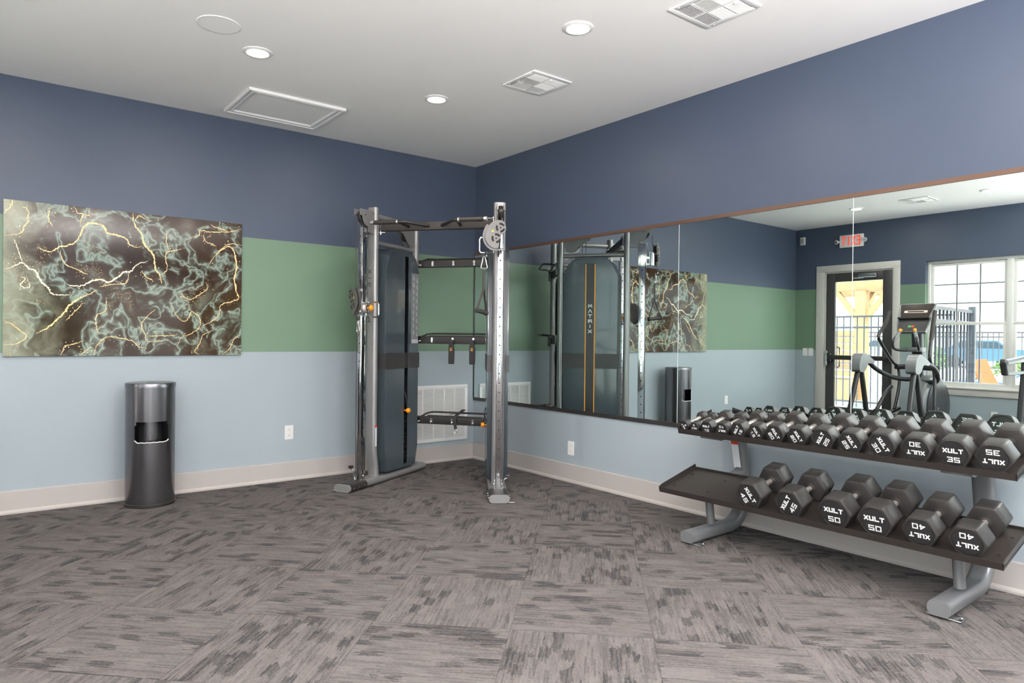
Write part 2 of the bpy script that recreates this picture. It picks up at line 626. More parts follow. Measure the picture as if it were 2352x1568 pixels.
M_rubber = mat('black_rubber', (0.016, 0.016, 0.0165), 0.6, bmp=0.03)
M_grip = mat('brown_black_grip', (0.028, 0.023, 0.021), 0.6, bmp=0.05)
M_stack = mat('black_weight_plates', (0.012, 0.012, 0.013), 0.35)
M_orange = mat('orange_plastic', (0.95, 0.33, 0.015), 0.35)
M_orangeline = mat('orange_line', (0.90, 0.38, 0.05), 0.4)
M_label = mat('grey_instruction_card', (0.20, 0.21, 0.22), 0.4)
M_picto = mat('pale_pictograms', (0.50, 0.51, 0.52), 0.5)
M_paper = mat('pale_label', (0.70, 0.70, 0.73), 0.45)
M_red = mat('warning_red', (0.55, 0.06, 0.03), 0.45)
M_yellow = mat('warning_yellow', (0.85, 0.70, 0.02), 0.45)
M_letter_dark = mat('dark_lettering', (0.05, 0.05, 0.055), 0.5)
M_letter = mat('white_lettering', (0.82, 0.82, 0.82), 0.5, var=0.01)
M_bell = mat('charcoal_urethane', (0.021, 0.0195, 0.019), 0.42, bmp=0.06, bscale=700)
M_bellface = mat('black_urethane_face', (0.016, 0.0155, 0.0165), 0.36)
M_handle = mat('brushed_handle', (0.66, 0.60, 0.565), 0.34, 0.85, bmp=0.05)
M_rackgrey = mat('silver_rack_paint', (0.22, 0.225, 0.235), 0.32, 0.5)
M_shelf = mat('brown_black_shelf', (0.021, 0.017, 0.0155), 0.36, bmp=0.03)
M_bin = mat('graphite_bin_metal', (0.17, 0.165, 0.175), 0.24, 0.92)
M_bag = mat('white_bin_bag', (0.75, 0.75, 0.76), 0.5)
M_gold = mat('gold_leaf', (0.80, 0.56, 0.27), 0.35, 0.35, var=0.25, vscale=30)
M_goldpale = mat('pale_gold_leaf', (0.86, 0.76, 0.55), 0.4, 0.2, var=0.15, vscale=30)
MA = art_material()
MG = glass_material()
MM = mirror_material()
M_seam = mat('mirror_edge', (0.75, 0.80, 0.80), 0.2)  # pale colour carries the bright reflection of the polished edge
MWOOD = wood_material()
M_door = mat('dark_bronze_door', (0.05, 0.048, 0.05), 0.4)
M_winframe = mat('white_vinyl', (0.68, 0.67, 0.65), 0.4)
M_muntin = mat('grey_muntin', (0.33, 0.32, 0.35), 0.5)
M_casing = mat('door_casing_paint', (0.58, 0.555, 0.53), 0.45)
M_concrete = mat('pale_concrete', (0.76, 0.745, 0.72), 0.85)
M_pool = mat('pool_water', (0.10, 0.36, 0.42), 0.08)
M_fence = mat('black_aluminium_fence', (0.045, 0.05, 0.065), 0.4)
M_stucco = mat('white_siding', (0.72, 0.71, 0.68), 0.8)
M_roof = mat('brown_shingles', (0.22, 0.15, 0.12), 0.85)
M_leaf = mat('hedge_leaf', (0.10, 0.17, 0.05), 0.7, var=0.5, vscale=20)
M_car = mat('blue_car_paint', (0.05, 0.12, 0.23), 0.25)
M_cardark = mat('tinted_car_glass', (0.03, 0.05, 0.07), 0.1)
M_lounger = mat('white_lounger_resin', (0.80, 0.80, 0.78), 0.5)
M_orangechair = mat('orange_lounger_resin', (0.55, 0.085, 0.02), 0.45)
M_ell_black = mat('black_machine_plastic', (0.028, 0.028, 0.031), 0.35)
M_ell_grey = mat('grey_machine_plastic', (0.20, 0.21, 0.22), 0.35, 0.2)
M_ell_screen = mat('dark_console_gloss', (0.045, 0.034, 0.032), 0.12)
M_green = mat('green_button', (0.05, 0.45, 0.12), 0.4)
M_guard = mat('grey_pulley_guard', (0.135, 0.128, 0.124), 0.4, 0.35)
M_exit = emit_mat('exit_red', (1.0, 0.05, 0.025), 0.9)
M_lens = emit_mat('downlight_lens', (1.0, 0.90, 0.74), 9.0)
M_lcd = emit_mat('console_readout', (1.0, 0.75, 0.6), 0.55)
# ------------------------------------------------------------------ room shell
T_W = 0.2
def wall_x(name, x0, x1, ya, yb, openings):
    """wall slab between x0 and x1 running along y, with openings (y0, y1, z0, z1)"""
    g = G()
    ops = sorted(openings)
    y = ya
    def slab(a, b, z0, z1):
        if b - a > 1e-4 and z1 - z0 > 1e-4:
            g.box(((x0 + x1) / 2, (a + b) / 2, (z0 + z1) / 2), (x1 - x0, b - a, z1 - z0))
    for (a, b, z0, z1) in ops:
        slab(y, a, 0, H_ROOM)
        slab(a, b, 0, z0)
        slab(a, b, z1, H_ROOM)
        y = b
    slab(y, yb, 0, H_ROOM)
    return struct(g.build(name, MW, smooth=0))

DOOR = (-1.507, -0.486, 0.0, 2.335)
WINS = [(-3.89, -1.93, 0.645, 2.40), (-6.65, -4.25, 0.08, 2.80), (-9.20, -6.95, 0.645, 2.40)]  # second opening is unseen, added tall and wide to let in more daylight
XW0, XW1 = -W_ROOM - T_W, -W_ROOM
wall_x('wall_rear', XW0, XW1, Y_NEAR - T_W, 0.0, [DOOR] + WINS)
wall_x('wall_right', 0.0, T_W, Y_NEAR - T_W, 0.0, [])
struct(G().box(((-W_ROOM) / 2, T_W / 2, H_ROOM / 2), (W_ROOM + 2 * T_W, T_W, H_ROOM)).build('wall_left', MW, smooth=0))
# unseen wall behind the camera; its window and glazed opening are added for daylight
NEARW = [(-6.1, -3.9, 0.08, 2.50), (-2.5, -0.7, 0.645, 2.40)]
g = G()
xs = -W_ROOM
yc = Y_NEAR - T_W / 2
for (a, b, z0, z1) in sorted(NEARW):
    g.box(((xs + a) / 2, yc, H_ROOM / 2), (a - xs, T_W, H_ROOM))
    if z0 > 0:
        g.box(((a + b) / 2, yc, z0 / 2), (b - a, T_W, z0))
    g.box(((a + b) / 2, yc, (z1 + H_ROOM) / 2), (b - a, T_W, H_ROOM - z1))
    xs = b
g.box(((xs + 0) / 2, yc, H_ROOM / 2), (0 - xs, T_W, H_ROOM))
struct(g.build('wall_near', MW, smooth=0))
struct(G().box((-W_ROOM / 2, Y_NEAR / 2, -0.05), (W_ROOM + 2 * T_W, -Y_NEAR + 2 * T_W, 0.1)).build('floor', MF, smooth=0))
struct(G().box((-W_ROOM / 2, Y_NEAR / 2, H_ROOM + 0.06), (W_ROOM + 2 * T_W, -Y_NEAR + 2 * T_W, 0.12)).build('ceiling', MC, smooth=0))

def baseboard(name, p0, p1, inward, h=0.16):
    """flat board with a small shoe moulding at the floor"""
    p0, p1, n = Vector(p0), Vector(p1), Vector(inward)
    prof = [(0, 0), (0.026, 0), (0.026, 0.012), (0.019, 0.024), (0.015, 0.028), (0.015, h - 0.004), (0.011, h), (0, h)]
    g = G()
    vs = [p0 + n * a + Vector((0, 0, b)) for a, b in prof] + [p1 + n * a + Vector((0, 0, b)) for a, b in prof]
    k = len(prof)
    fs = [tuple(range(k)), tuple(range(2 * k - 1, k - 1, -1))] + [(i, (i + 1) % k, k + (i + 1) % k, k + i) for i in range(k)]
    g.add(vs, fs)
    return struct(g.build(name, M_trim, smooth=20))
baseboard('baseboard_left', (-W_ROOM, 0, 0), (0, 0, 0), (0, -1, 0))
baseboard('baseboard_right', (0, 0, 0), (0, Y_NEAR, 0), (-1, 0, 0))
baseboard('baseboard_rear', (-W_ROOM, -0.357, 0), (-W_ROOM, 0, 0), (1, 0, 0))
baseboard('baseboard_rear', (-W_ROOM, Y_NEAR, 0), (-W_ROOM, -1.601, 0), (1, 0, 0))

# ------------------------------------------------------------------ windows and the exit door in the rear wall
def window_unit(name, y0, y1, z0, z1):
    """two double-hung sashes side by side in one opening, set back in the wall"""
    xo = -W_ROOM - 0.10
    fr = G()
    cx, cz = (y0 + y1) / 2, (z0 + z1) / 2
    D = 0.07
    for z in (z0 + 0.02, z1 - 0.02):
        fr.box((xo, cx, z), (D, y1 - y0, 0.04), 0.004)
    for y in (y0 + 0.02, y1 - 0.02):
        fr.box((xo, y, cz), (D, 0.04, z1 - z0 - 0.08), 0.004)
    fr.box((xo, cx, cz), (D, 0.07, z1 - z0 - 0.08), 0.004)
    root = struct(fr.build(name, M_winframe))
    for (a, b) in ((y0 + 0.04, cx - 0.035), (cx + 0.035, y1 - 0.04)):
        sa = G()
        zm = z0 + 0.5 * (z1 - z0)
        for (s0, s1, dx) in ((z0 + 0.04, zm + 0.02, 0.012), (zm - 0.02, z1 - 0.04, -0.012)):
            xs_ = xo + dx
            for z in (s0 + 0.02, s1 - 0.02):
                sa.box((xs_, (a + b) / 2, z), (0.03, b - a, 0.04), 0.003)
            for y in (a + 0.018, b - 0.018):
                sa.box((xs_, y, (s0 + s1) / 2), (0.03, 0.036, s1 - s0 - 0.08), 0.003)
        sash = sa.build('sash', M_winframe, root)
        mu = G()
        w = b - a - 0.072
        for k in (1, 2):
            y = a + 0.036 + w * k / 3
            mu.box((xo - 0.02, y, cz), (0.012, 0.018, z1 - z0 - 0.14))
        s0, s1 = zm + 0.02, z1 - 0.08
        for k in (1, 2):
            mu.box((xo - 0.0205, (a + b) / 2, s0 + (s1 - s0) * k / 3), (0.012, w, 0.018))
        mu.build('muntins', M_muntin, sash)
        gl = G()
        gl.box((xo + 0.012, (a + b) / 2, (z0 + zm) / 2 + 0.02), (0.004, b - a - 0.06, zm - z0 - 0.06))
        gl.box((xo - 0.012, (a + b) / 2, (z1 + zm) / 2 - 0.02), (0.004, b - a - 0.06, z1 - zm - 0.06))
        gl.build('pane', MG, root, smooth=0)
    si = G()
    si.box((-W_ROOM - 0.02, cx, z0 + 0.002), (0.11, y1 - y0 + 0.08, 0.022), 0.005)
    si.box((-W_ROOM + 0.009, cx, z0 - 0.055), (0.018, y1 - y0 + 0.04, 0.085), 0.003)
    si.build('sill', M_casing, root)
    portal('window_portal', (-W_ROOM - 0.16, cx, cz), (1, 0, 0), z1 - z0, y1 - y0)
    return root
for i, w in enumerate(WINS):
    window_unit('window_%d' % (i + 1), *w)

def added_near_window(name, x0, x1, z0, z1):  # unseen glazing, added as a daylight source behind the camera
    y = Y_NEAR - 0.1
    g = G()
    for z in (max(z0, 0) + 0.03, z1 - 0.03):
        g.box(((x0 + x1) / 2, y, z), (x1 - x0, 0.07, 0.06), 0.004)
    nb = 2 if x1 - x0 < 1.5 else 4
    for k in range(nb):
        g.box((x0 + 0.03 + (x1 - x0 - 0.06) * k / (nb - 1), y, (z0 + z1) / 2), (0.06, 0.07, z1 - z0 - 0.12), 0.004)
    root = struct(g.build(name, M_winframe))
    G().box(((x0 + x1) / 2, y, (z0 + z1) / 2), (x1 - x0 - 0.06, 0.005, z1 - z0 - 0.06)).build('pane', MG, root, smooth=0)
    portal('window_portal', ((x0 + x1) / 2, y - 0.08, (z0 + z1) / 2), (0, 1, 0), x1 - x0, z1 - z0)
added_near_window('window_4', *NEARW[0])
added_near_window('window_5', *NEARW[1])

def exit_door():
    y0, y1, _, z1 = DOOR
    cy = (y0 + y1) / 2
    xf = -W_ROOM
    ca = G()                                   # casing boards and jamb
    for (y, w) in ((-0.357 - 0.0645, 0.129), (-1.601 + 0.047, 0.094)):
        ca.box((xf + 0.01, y, 2.437 / 2), (0.02, w, 2.437), 0.003)
    ca.box((xf + 0.0101, (-0.357 - 1.601) / 2, 2.385), (0.02, 1.244, 0.104), 0.003)
    for y in (y1 - 0.008, y0 + 0.008):
        ca.box((xf - 0.1, y, z1 / 2), (0.19, 0.016, z1))
    ca.box((xf - 0.1, cy, z1 - 0.008), (0.19, y1 - y0 - 0.034, 0.016))
    root = struct(ca.build('door_1', M_casing))
    a, b = y0 + 0.02, y1 - 0.02
    xd = xf - 0.035
    lf = G()                                   # leaf: stiles and rails around the glass
    zt, zb = z1 - 0.02, 0.012
    st = 0.135
    for y in (a + st / 2, b - st / 2):
        lf.box((xd, y, (zt + zb) / 2), (0.045, st, zt - zb), 0.003)
    lf.box((xd, cy, zt - 0.0675), (0.045, b - a - 2 * st, 0.135), 0.003)
    lf.box((xd, cy, zb + 0.12), (0.045, b - a - 2 * st, 0.24), 0.003)
    leaf = lf.build('door_leaf', M_door, root)
    G().box((xd, cy, (zt - 0.135 + zb + 0.24) / 2), (0.006, b - a - 2 * st, zt - zb - 0.375)).build('pane', MG, root, smooth=0)
    pb = G()                                   # panic bar with its end housing
    pb.box((xd + 0.07, cy - 0.02, 1.015), (0.035, b - a - 0.10, 0.07), 0.008)
    pb.box((xd + 0.05, b - 0.07, 1.015), (0.06, 0.055, 0.13), 0.01)
    pb.box((xd + 0.05, a + 0.06, 1.015), (0.05, 0.06, 0.09), 0.01)
    pb.build('push_bar', M_black, leaf)
    G().box((xd + 0.05, b - 0.03, 1.0), (0.05, 0.03, 0.24), 0.006).build('latch_plate', M_steel, leaf)
    G().tube(fillet([(xd - 0.03, b - 0.16, 0.86), (xd - 0.09, b - 0.16, 0.86), (xd - 0.09, b - 0.16, 1.17), (xd - 0.03, b - 0.16, 1.17)], 0.04), 0.011).build('pull_handle', M_black, leaf)
    cl = G()                                   # overhead closer
    cl.box((xd + 0.055, cy - 0.15, 2.25), (0.05, 0.26, 0.055), 0.008)
    cl.sweep([(xd + 0.07, cy - 0.1, 2.215), (xd + 0.16, cy + 0.02, 2.212), (xd + 0.045, cy + 0.10, 2.222)], rrect(0.02, 0.008, 0.003))
    cl.build('door_closer', M_chrome, leaf)
    portal('door_portal', (xf - 0.17, cy, 1.2), (1, 0, 0), 2.1, 0.8)
exit_door()

# ------------------------------------------------------------------ mirror on the right wall
def mirror_wall():
    edges = [(-0.012, -1.3665), (-1.3695, -2.6545), (-2.6575, -3.9425), (-3.9455, -5.2305)]
    labs = ['tall frameless mirror panel nearest the room corner, behind the cable machine',
            'second frameless mirror panel from the corner, reflecting the machine shroud and wall print',
            'third frameless mirror panel from the corner, reflecting the exit door',
            'frameless mirror panel at the right edge of the photo, reflecting the window']
    for (a, b), lab in zip(edges, labs):
        r = thing('wall_mirror', lab, 'mirror', (0, (a + b) / 2, 0.627), 'mirror panels along the right wall')
        G().box((-0.003, 0, 0.752), (0.006, a - b, 1.504)).build('glass', MM, r, smooth=0)
        if b > -5:
            G().box((-0.0034, (b - a) / 2 - 0.0015, 0.752), (0.0066, 0.0032, 1.5)).build('polished_edge', M_seam, r, smooth=0)
    ch = G()
    ch.box((-0.006, -2.62, 0.6165), (0.012, 5.225, 0.02))
    ch.box((-0.011, -2.62, 0.624), (0.003, 5.225, 0.03))
    tag(ch.build('mirror_channel', M_blackframe), 'black metal channel holding the lower edge of the mirror', 'mirror channel')
    ct = G()
    ct.box((-0.007, -2.62, 2.1395), (0.014, 5.225, 0.015))
    ct.box((-0.0115, -2.62, 2.134), (0.004, 5.225, 0.025))
    tag(ct.build('mirror_channel', M_brown), 'thin brown-tinted black channel along the top edge of the mirror', 'mirror channel')
    tag(G().box((-0.006, -0.006, 1.38), (0.012, 0.010, 1.5)).build('mirror_channel', M_blackframe), 'short upright black strip at the mirror edge in the corner', 'mirror channel')
mirror_wall()

# ------------------------------------------------------------------ ceiling fittings
def can_light(x, y, label):
    r = thing('recessed_light', label, 'ceiling light', (x, y, H_ROOM), 'recessed ceiling lights')
    G().lathe((0, 0, 0), (0, 0, -1), [(0.0, 0.091), (0.004, 0.089), (0.010, 0.076), (0.011, 0.068), (0.006, 0.064)], 40, caps=False).build('trim_ring', M_white, r)
    G().lathe((0, 0, 0.0), (0, 0, -1), [(0.001, 0.064), (0.0068, 0.0645)], 40).build('lens', M_lens, r)
    d = bpy.data.lights.new('lamp', 'AREA')
    d.shape, d.size = 'DISK', 0.12
    d.energy, d.color = CAN_POWER, CAN_COLOR
    o = bpy.data.objects.new('lamp', d)
    col.objects.link(o)
    o.parent = r
    o.location = (0, 0, -0.012)
    return r
can_light(-1.418, -1.50, 'lit recessed ceiling light above the cable machine, nearest the corner')
can_light(-1.418, -3.03, 'lit recessed ceiling light at top centre of the photo')
can_light(-2.74, -1.50, 'lit recessed ceiling light beside the round ceiling speaker')
can_light(-5.20, -1.51, 'lit recessed ceiling light reflected in the mirror at the panel seam')
can_light(-5.20, -3.04, 'lit recessed ceiling light reflected near the upper right edge of the mirror')
can_light(-3.95, -1.50, 'lit recessed ceiling light just beyond the top left corner of the photo')
for k, (x, y) in enumerate([(-2.7, -3.03), (-3.95, -3.03), (-1.418, -4.55), (-2.7, -4.55), (-3.95, -4.55), (-5.2, -4.55), (-1.418, -6.1), (-2.7, -6.1), (-3.95, -6.1), (-5.2, -6.1)]):  # unseen ceiling lights, added to brighten the room
    can_light(x, y, 'added recessed ceiling light out of view, %s row, %s from the mirror wall' % (('second', 'third', 'fourth')[0 if k < 2 else 1 if k < 6 else 2], {-1.418: 'first', -2.7: 'second', -3.95: 'third', -5.2: 'fourth'}[x]))

sp = thing('ceiling_speaker', 'flush round white speaker in the ceiling at upper left', 'speaker', (-3.04, -1.746, H_ROOM))
G().lathe((0, 0, 0), (0, 0, -1), [(0, 0.119), (0.004, 0.117), (0.005, 0.112)], 48, caps=False).build('rim', M_white, sp)
G().lathe((0, 0, 0), (0, 0, -1), [(0, 0.1125), (0.0035, 0.1125)], 48).build('grille', MC, sp)

def access_panel():
    x0, x1, y0, y1 = -2.589, -1.846, -0.852, -0.211
    r = thing('attic_access_panel', 'white framed attic access panel in the ceiling near the left wall', 'access panel', ((x0 + x1) / 2, (y0 + y1) / 2, H_ROOM))
    w, h = (x1 - x0), (y1 - y0)
    path = [(-w / 2 + .03, -h / 2 + .03, 0), (w / 2 - .03, -h / 2 + .03, 0), (w / 2 - .03, h / 2 - .03, 0), (-w / 2 + .03, h / 2 - .03, 0)]
    sec = [(-.03, 0), (-.03, -.018), (-.024, -.022), (-.012, -.020), (-.008, -.013), (.004, -.013), (.010, -.018), (.022, -.016), (.03, -.008), (.03, 0)]
    G().sweep(path, [(-a, b) for a, b in sec], closed=True).build('moulding', M_vent, r, smooth=25)
    G().box((0, 0, -.002), (w - .12, h - .12, .004)).build('panel', MC, r, smooth=0)
access_panel()

def ceiling_vent(x, y, label):
    S = 0.345
    r = thing('ceiling_vent', label, 'air vent', (x, y, H_ROOM), 'square ceiling vents')
    g = G()
    rim = 0.032
    for s in (-1, 1):
        g.box((0, s * (S / 2 - rim / 2), -.005), (S, rim, .010), .003)
        g.box((s * (S / 2 - rim / 2), 0, -.0052), (rim, S - 2 * rim, .010), .003)
    inn = S - 2 * rim
    g.box((0, 0, -.0054), (.012, inn, .008))
    for k in (-1, 1):
        g.box((0, k * inn / 6, -.0056), (inn, .012, .008))
    for sx in (-1, 1):
        for sy in (-1, 1):
            g.cyl((sx * (S / 2 - .016), sy * (S / 2 - .06), -.009), (sx * (S / 2 - .016), sy * (S / 2 - .06), -.012), .005, n=10)
    g.build('frame', M_vent, r)
    G().box((0, 0, -.0006), (inn, inn, .001)).build('backing', M_ventdark, r, smooth=0)
    cw, chh = inn / 2 - .012, inn / 3 - .012
    for i, cx in enumerate((-inn / 4, inn / 4)):
        for j, cy in enumerate((-inn / 3, 0, inn / 3)):
            L = G()
            along_x = (j != 1) if i == 0 else True
            tilt = (0.9, 0.75, -0.85)[j]
            if not along_x:
                for k in range(11):
                    L.box((cx - cw / 2 + cw * (k + .5) / 11, cy, -.008), (.0016, chh, .013), rot=Matrix.Rotation(0.5, 4, 'Y'))
            else:
                for k in range(8):
                    L.box((cx, cy - chh / 2 + chh * (k + .5) / 8, -.008), (cw, .0016, .013), rot=Matrix.Rotation(tilt, 4, 'X'))
            L.build('louvre_bank', M_vent, r, smooth=0)
    G().box((0.02, -inn / 2 + .02, -.014), (.006, .02, .016), .002).build('damper_lever', M_vent, r)
ceiling_vent(-1.045, -2.228, 'square white ceiling vent right of the centre recessed light')
ceiling_vent(-1.02, -3.672, 'square white ceiling vent cut by the top edge of the photo')
ceiling_vent(-5.20, -2.28, 'square white ceiling vent reflected in the mirror between two lights')

def added_uplight(x, y, label):  # unseen lamp, added to throw fill light onto the ceiling
    r = thing('added_floor_lamp', label, 'added fill lamp', (x, y, 0), 'added fill uplights behind the camera')
    G().lathe((0, 0, 0), (0, 0, 1), [(0, .14), (.015, .14), (.022, .12), (.024, .015)], 36).build('base', M_black, r)
    G().cyl((0, 0, .02), (0, 0, 1.38), .012, n=14).build('pole', M_black, r)
    G().lathe((0, 0, 1.36), (0, 0, 1), [(0, .02), (.01, .05), (.06, .12), (.12, .165), (.125, .165), (.064, .115), (.015, .045)], 40).build('bowl_shade', M_white, r)
    d = bpy.data.lights.new('lamp', 'AREA')
    d.shape, d.size = 'DISK', .22
    d.energy, d.color = ADDED_UPLIGHT_POWER, (1.0, .97, .955)
    o = bpy.data.objects.new('lamp', d)
    col.objects.link(o)
    o.parent = r
    o.location = (0, 0, 1.45)
    o.rotation_euler = (PI, 0, 0)
added_uplight(-2.6, -7.9, 'added unseen floor lamp behind the camera, nearer the mirror wall')
added_uplight(-5.2, -7.4, 'added unseen floor lamp behind the camera, nearer the window wall')

# ------------------------------------------------------------------ wall plates
def plate_frame(r, w, h, mp):
    G().prism(rrect(w, h, .005), mp, 0, .005).build('cover_plate', M_white, r)
def outlet(label, org, right, out, w=.074, h=.122, grp='power outlets low on the walls'):
    right, out = Vector(right), Vector(out)
    r = thing('power_outlet', label, 'power outlet', org, grp)
    mp = lambda a, b, d: right * a + Vector((0, 0, b)) + out * d
    plate_frame(r, w, h, mp)
    for s in (-1, 1):
        rc = G()
        rc.prism([(a, b + s * .024) for a, b in rrect(.033, .032, .012)], mp, .0045, .0065)
        ob = rc.build('receptacle', M_white, r)
        sl = G()
        for dx in (-.0065, .0065):
            sl.prism([(dx + a, s * .024 + .003 + b) for a, b in ((-.0012, -.004), (.0012, -.004), (.0012, .004), (-.0012, .004))], mp, .006, .0068)
        sl.prism([(a, b + s * .024 - .008) for a, b in rrect(.005, .005, .0024)], mp, .006, .0068)
        sl.build('slots', M_darkgap, ob)
outlet('white power outlet on the left wall between bin and cable machine', (-1.966, 0, .417), (1, 0, 0), (0, -1, 0))
outlet('white power outlet on the right wall below the first mirror panel', (0, -1.50, .298), (0, -1, 0), (-1, 0, 0))
outlet('white power outlet reflected above the dumbbells, left of the door', (-4.493, 0, .394), (1, 0, 0), (0, -1, 0))
outlet('white power outlet reflected under the window, behind the heaviest dumbbells', (-W_ROOM, -2.776, .30), (0, 1, 0), (1, 0, 0))
outlet('white power outlet low on the right wall behind the last lower dumbbell', (0, -4.86, .335), (0, -1, 0), (-1, 0, 0))

def switch_plate(y, label):
    r = thing('light_switch', label, 'light switch', (-W_ROOM, y, 1.089), 'light switches beside the exit door')
    mp = lambda a, b, d: Vector((d, a, b))
    plate_frame(r, .078, .122, mp)
    G().prism(rrect(.034, .066, .003), mp, .0045, .009).build('rocker', M_white, r)
switch_plate(-.176, 'white rocker switch left of the exit door, nearer the corner')
switch_plate(-.270, 'white rocker switch left of the exit door, nearer the casing')

al = thing('wall_sensor', 'small beige sensor box high beside the far corner, seen in mirror', 'sensor', (-W_ROOM, -.12, 2.862))
G().box((.014, 0, 0), (.028, .082, .125), .006).build('housing', M_white, al)
G().box((.029, 0, -.004), (.003, .06, .09), .001).build('faceplate', M_trim, al)

def exit_sign():
    r = thing('exit_sign', 'white exit sign with red letters and two lamp heads above the door', 'exit sign', (-W_ROOM, -.903, 2.69))
    G().box((.02, 0, .097), (.04, .352, .19), .006).build('housing', M_white, r)
    q = text_shapes('EXIT', .060, .14, .013, .019)
    text_geo(G(), q, lambda a, b, d: Vector((.0402 + d, a, .10 + b)), 0, .0012).build('lettering', M_exit, r, smooth=0)
    for s in (-1, 1):
        h = G()
        h.lathe((.03, s * .205, .097), (1, s * .25, -.1), [(0, .012), (.02, .030), (.034, .033), (.036, .030)], 24)
        h.cyl((.02, s * .15, .097), (.035, s * .2, .097), .01)
        lh = h.build('lamp_head', M_white, r)
        G().lathe((.062, s * .2135, .0935), (1, s * .25, -.1), [(0, .027), (.007, .021)], 24).build('lamp_lens', M_steel, lh)
exit_sign()

def return_grille():
    x0, x1, z0, z1 = -.783, -.082, .205, .776
    r = thing('return_air_grille', 'white return air grille low on the left wall behind the machine', 'air grille', ((x0 + x1) / 2, 0, z0))
    w, h = x1 - x0, z1 - z0
    g = G()
    for z in (.018, h - .018):
        g.box((0, -.006, z), (w, .012, .036), .004)
    for x in (-w / 2 + .018, w / 2 - .018):
        g.box((x, -.006, h / 2), (.036, .0121, h - .07), .004)
    for k in range(1, 5):
        g.box((-w / 2 + .036 + (w - .072) * k / 5, -.006, h / 2), (.012, .010, h - .07))
    g.build('frame', M_vent, r)
    G().box((0, -.001, h / 2), (w - .05, .002, h - .05)).build('backing', M_ventdark, r, smooth=0)
    L = G()
    n = 38
    for k in range(n):
        L.box((0, -.008, .036 + (h - .072) * (k + .5) / n), (w - .072, .0014, .014), rot=Matrix.Rotation(-.85, 4, 'X'))
    L.build('louvre_bank', M_vent, r, smooth=0)
return_grille()

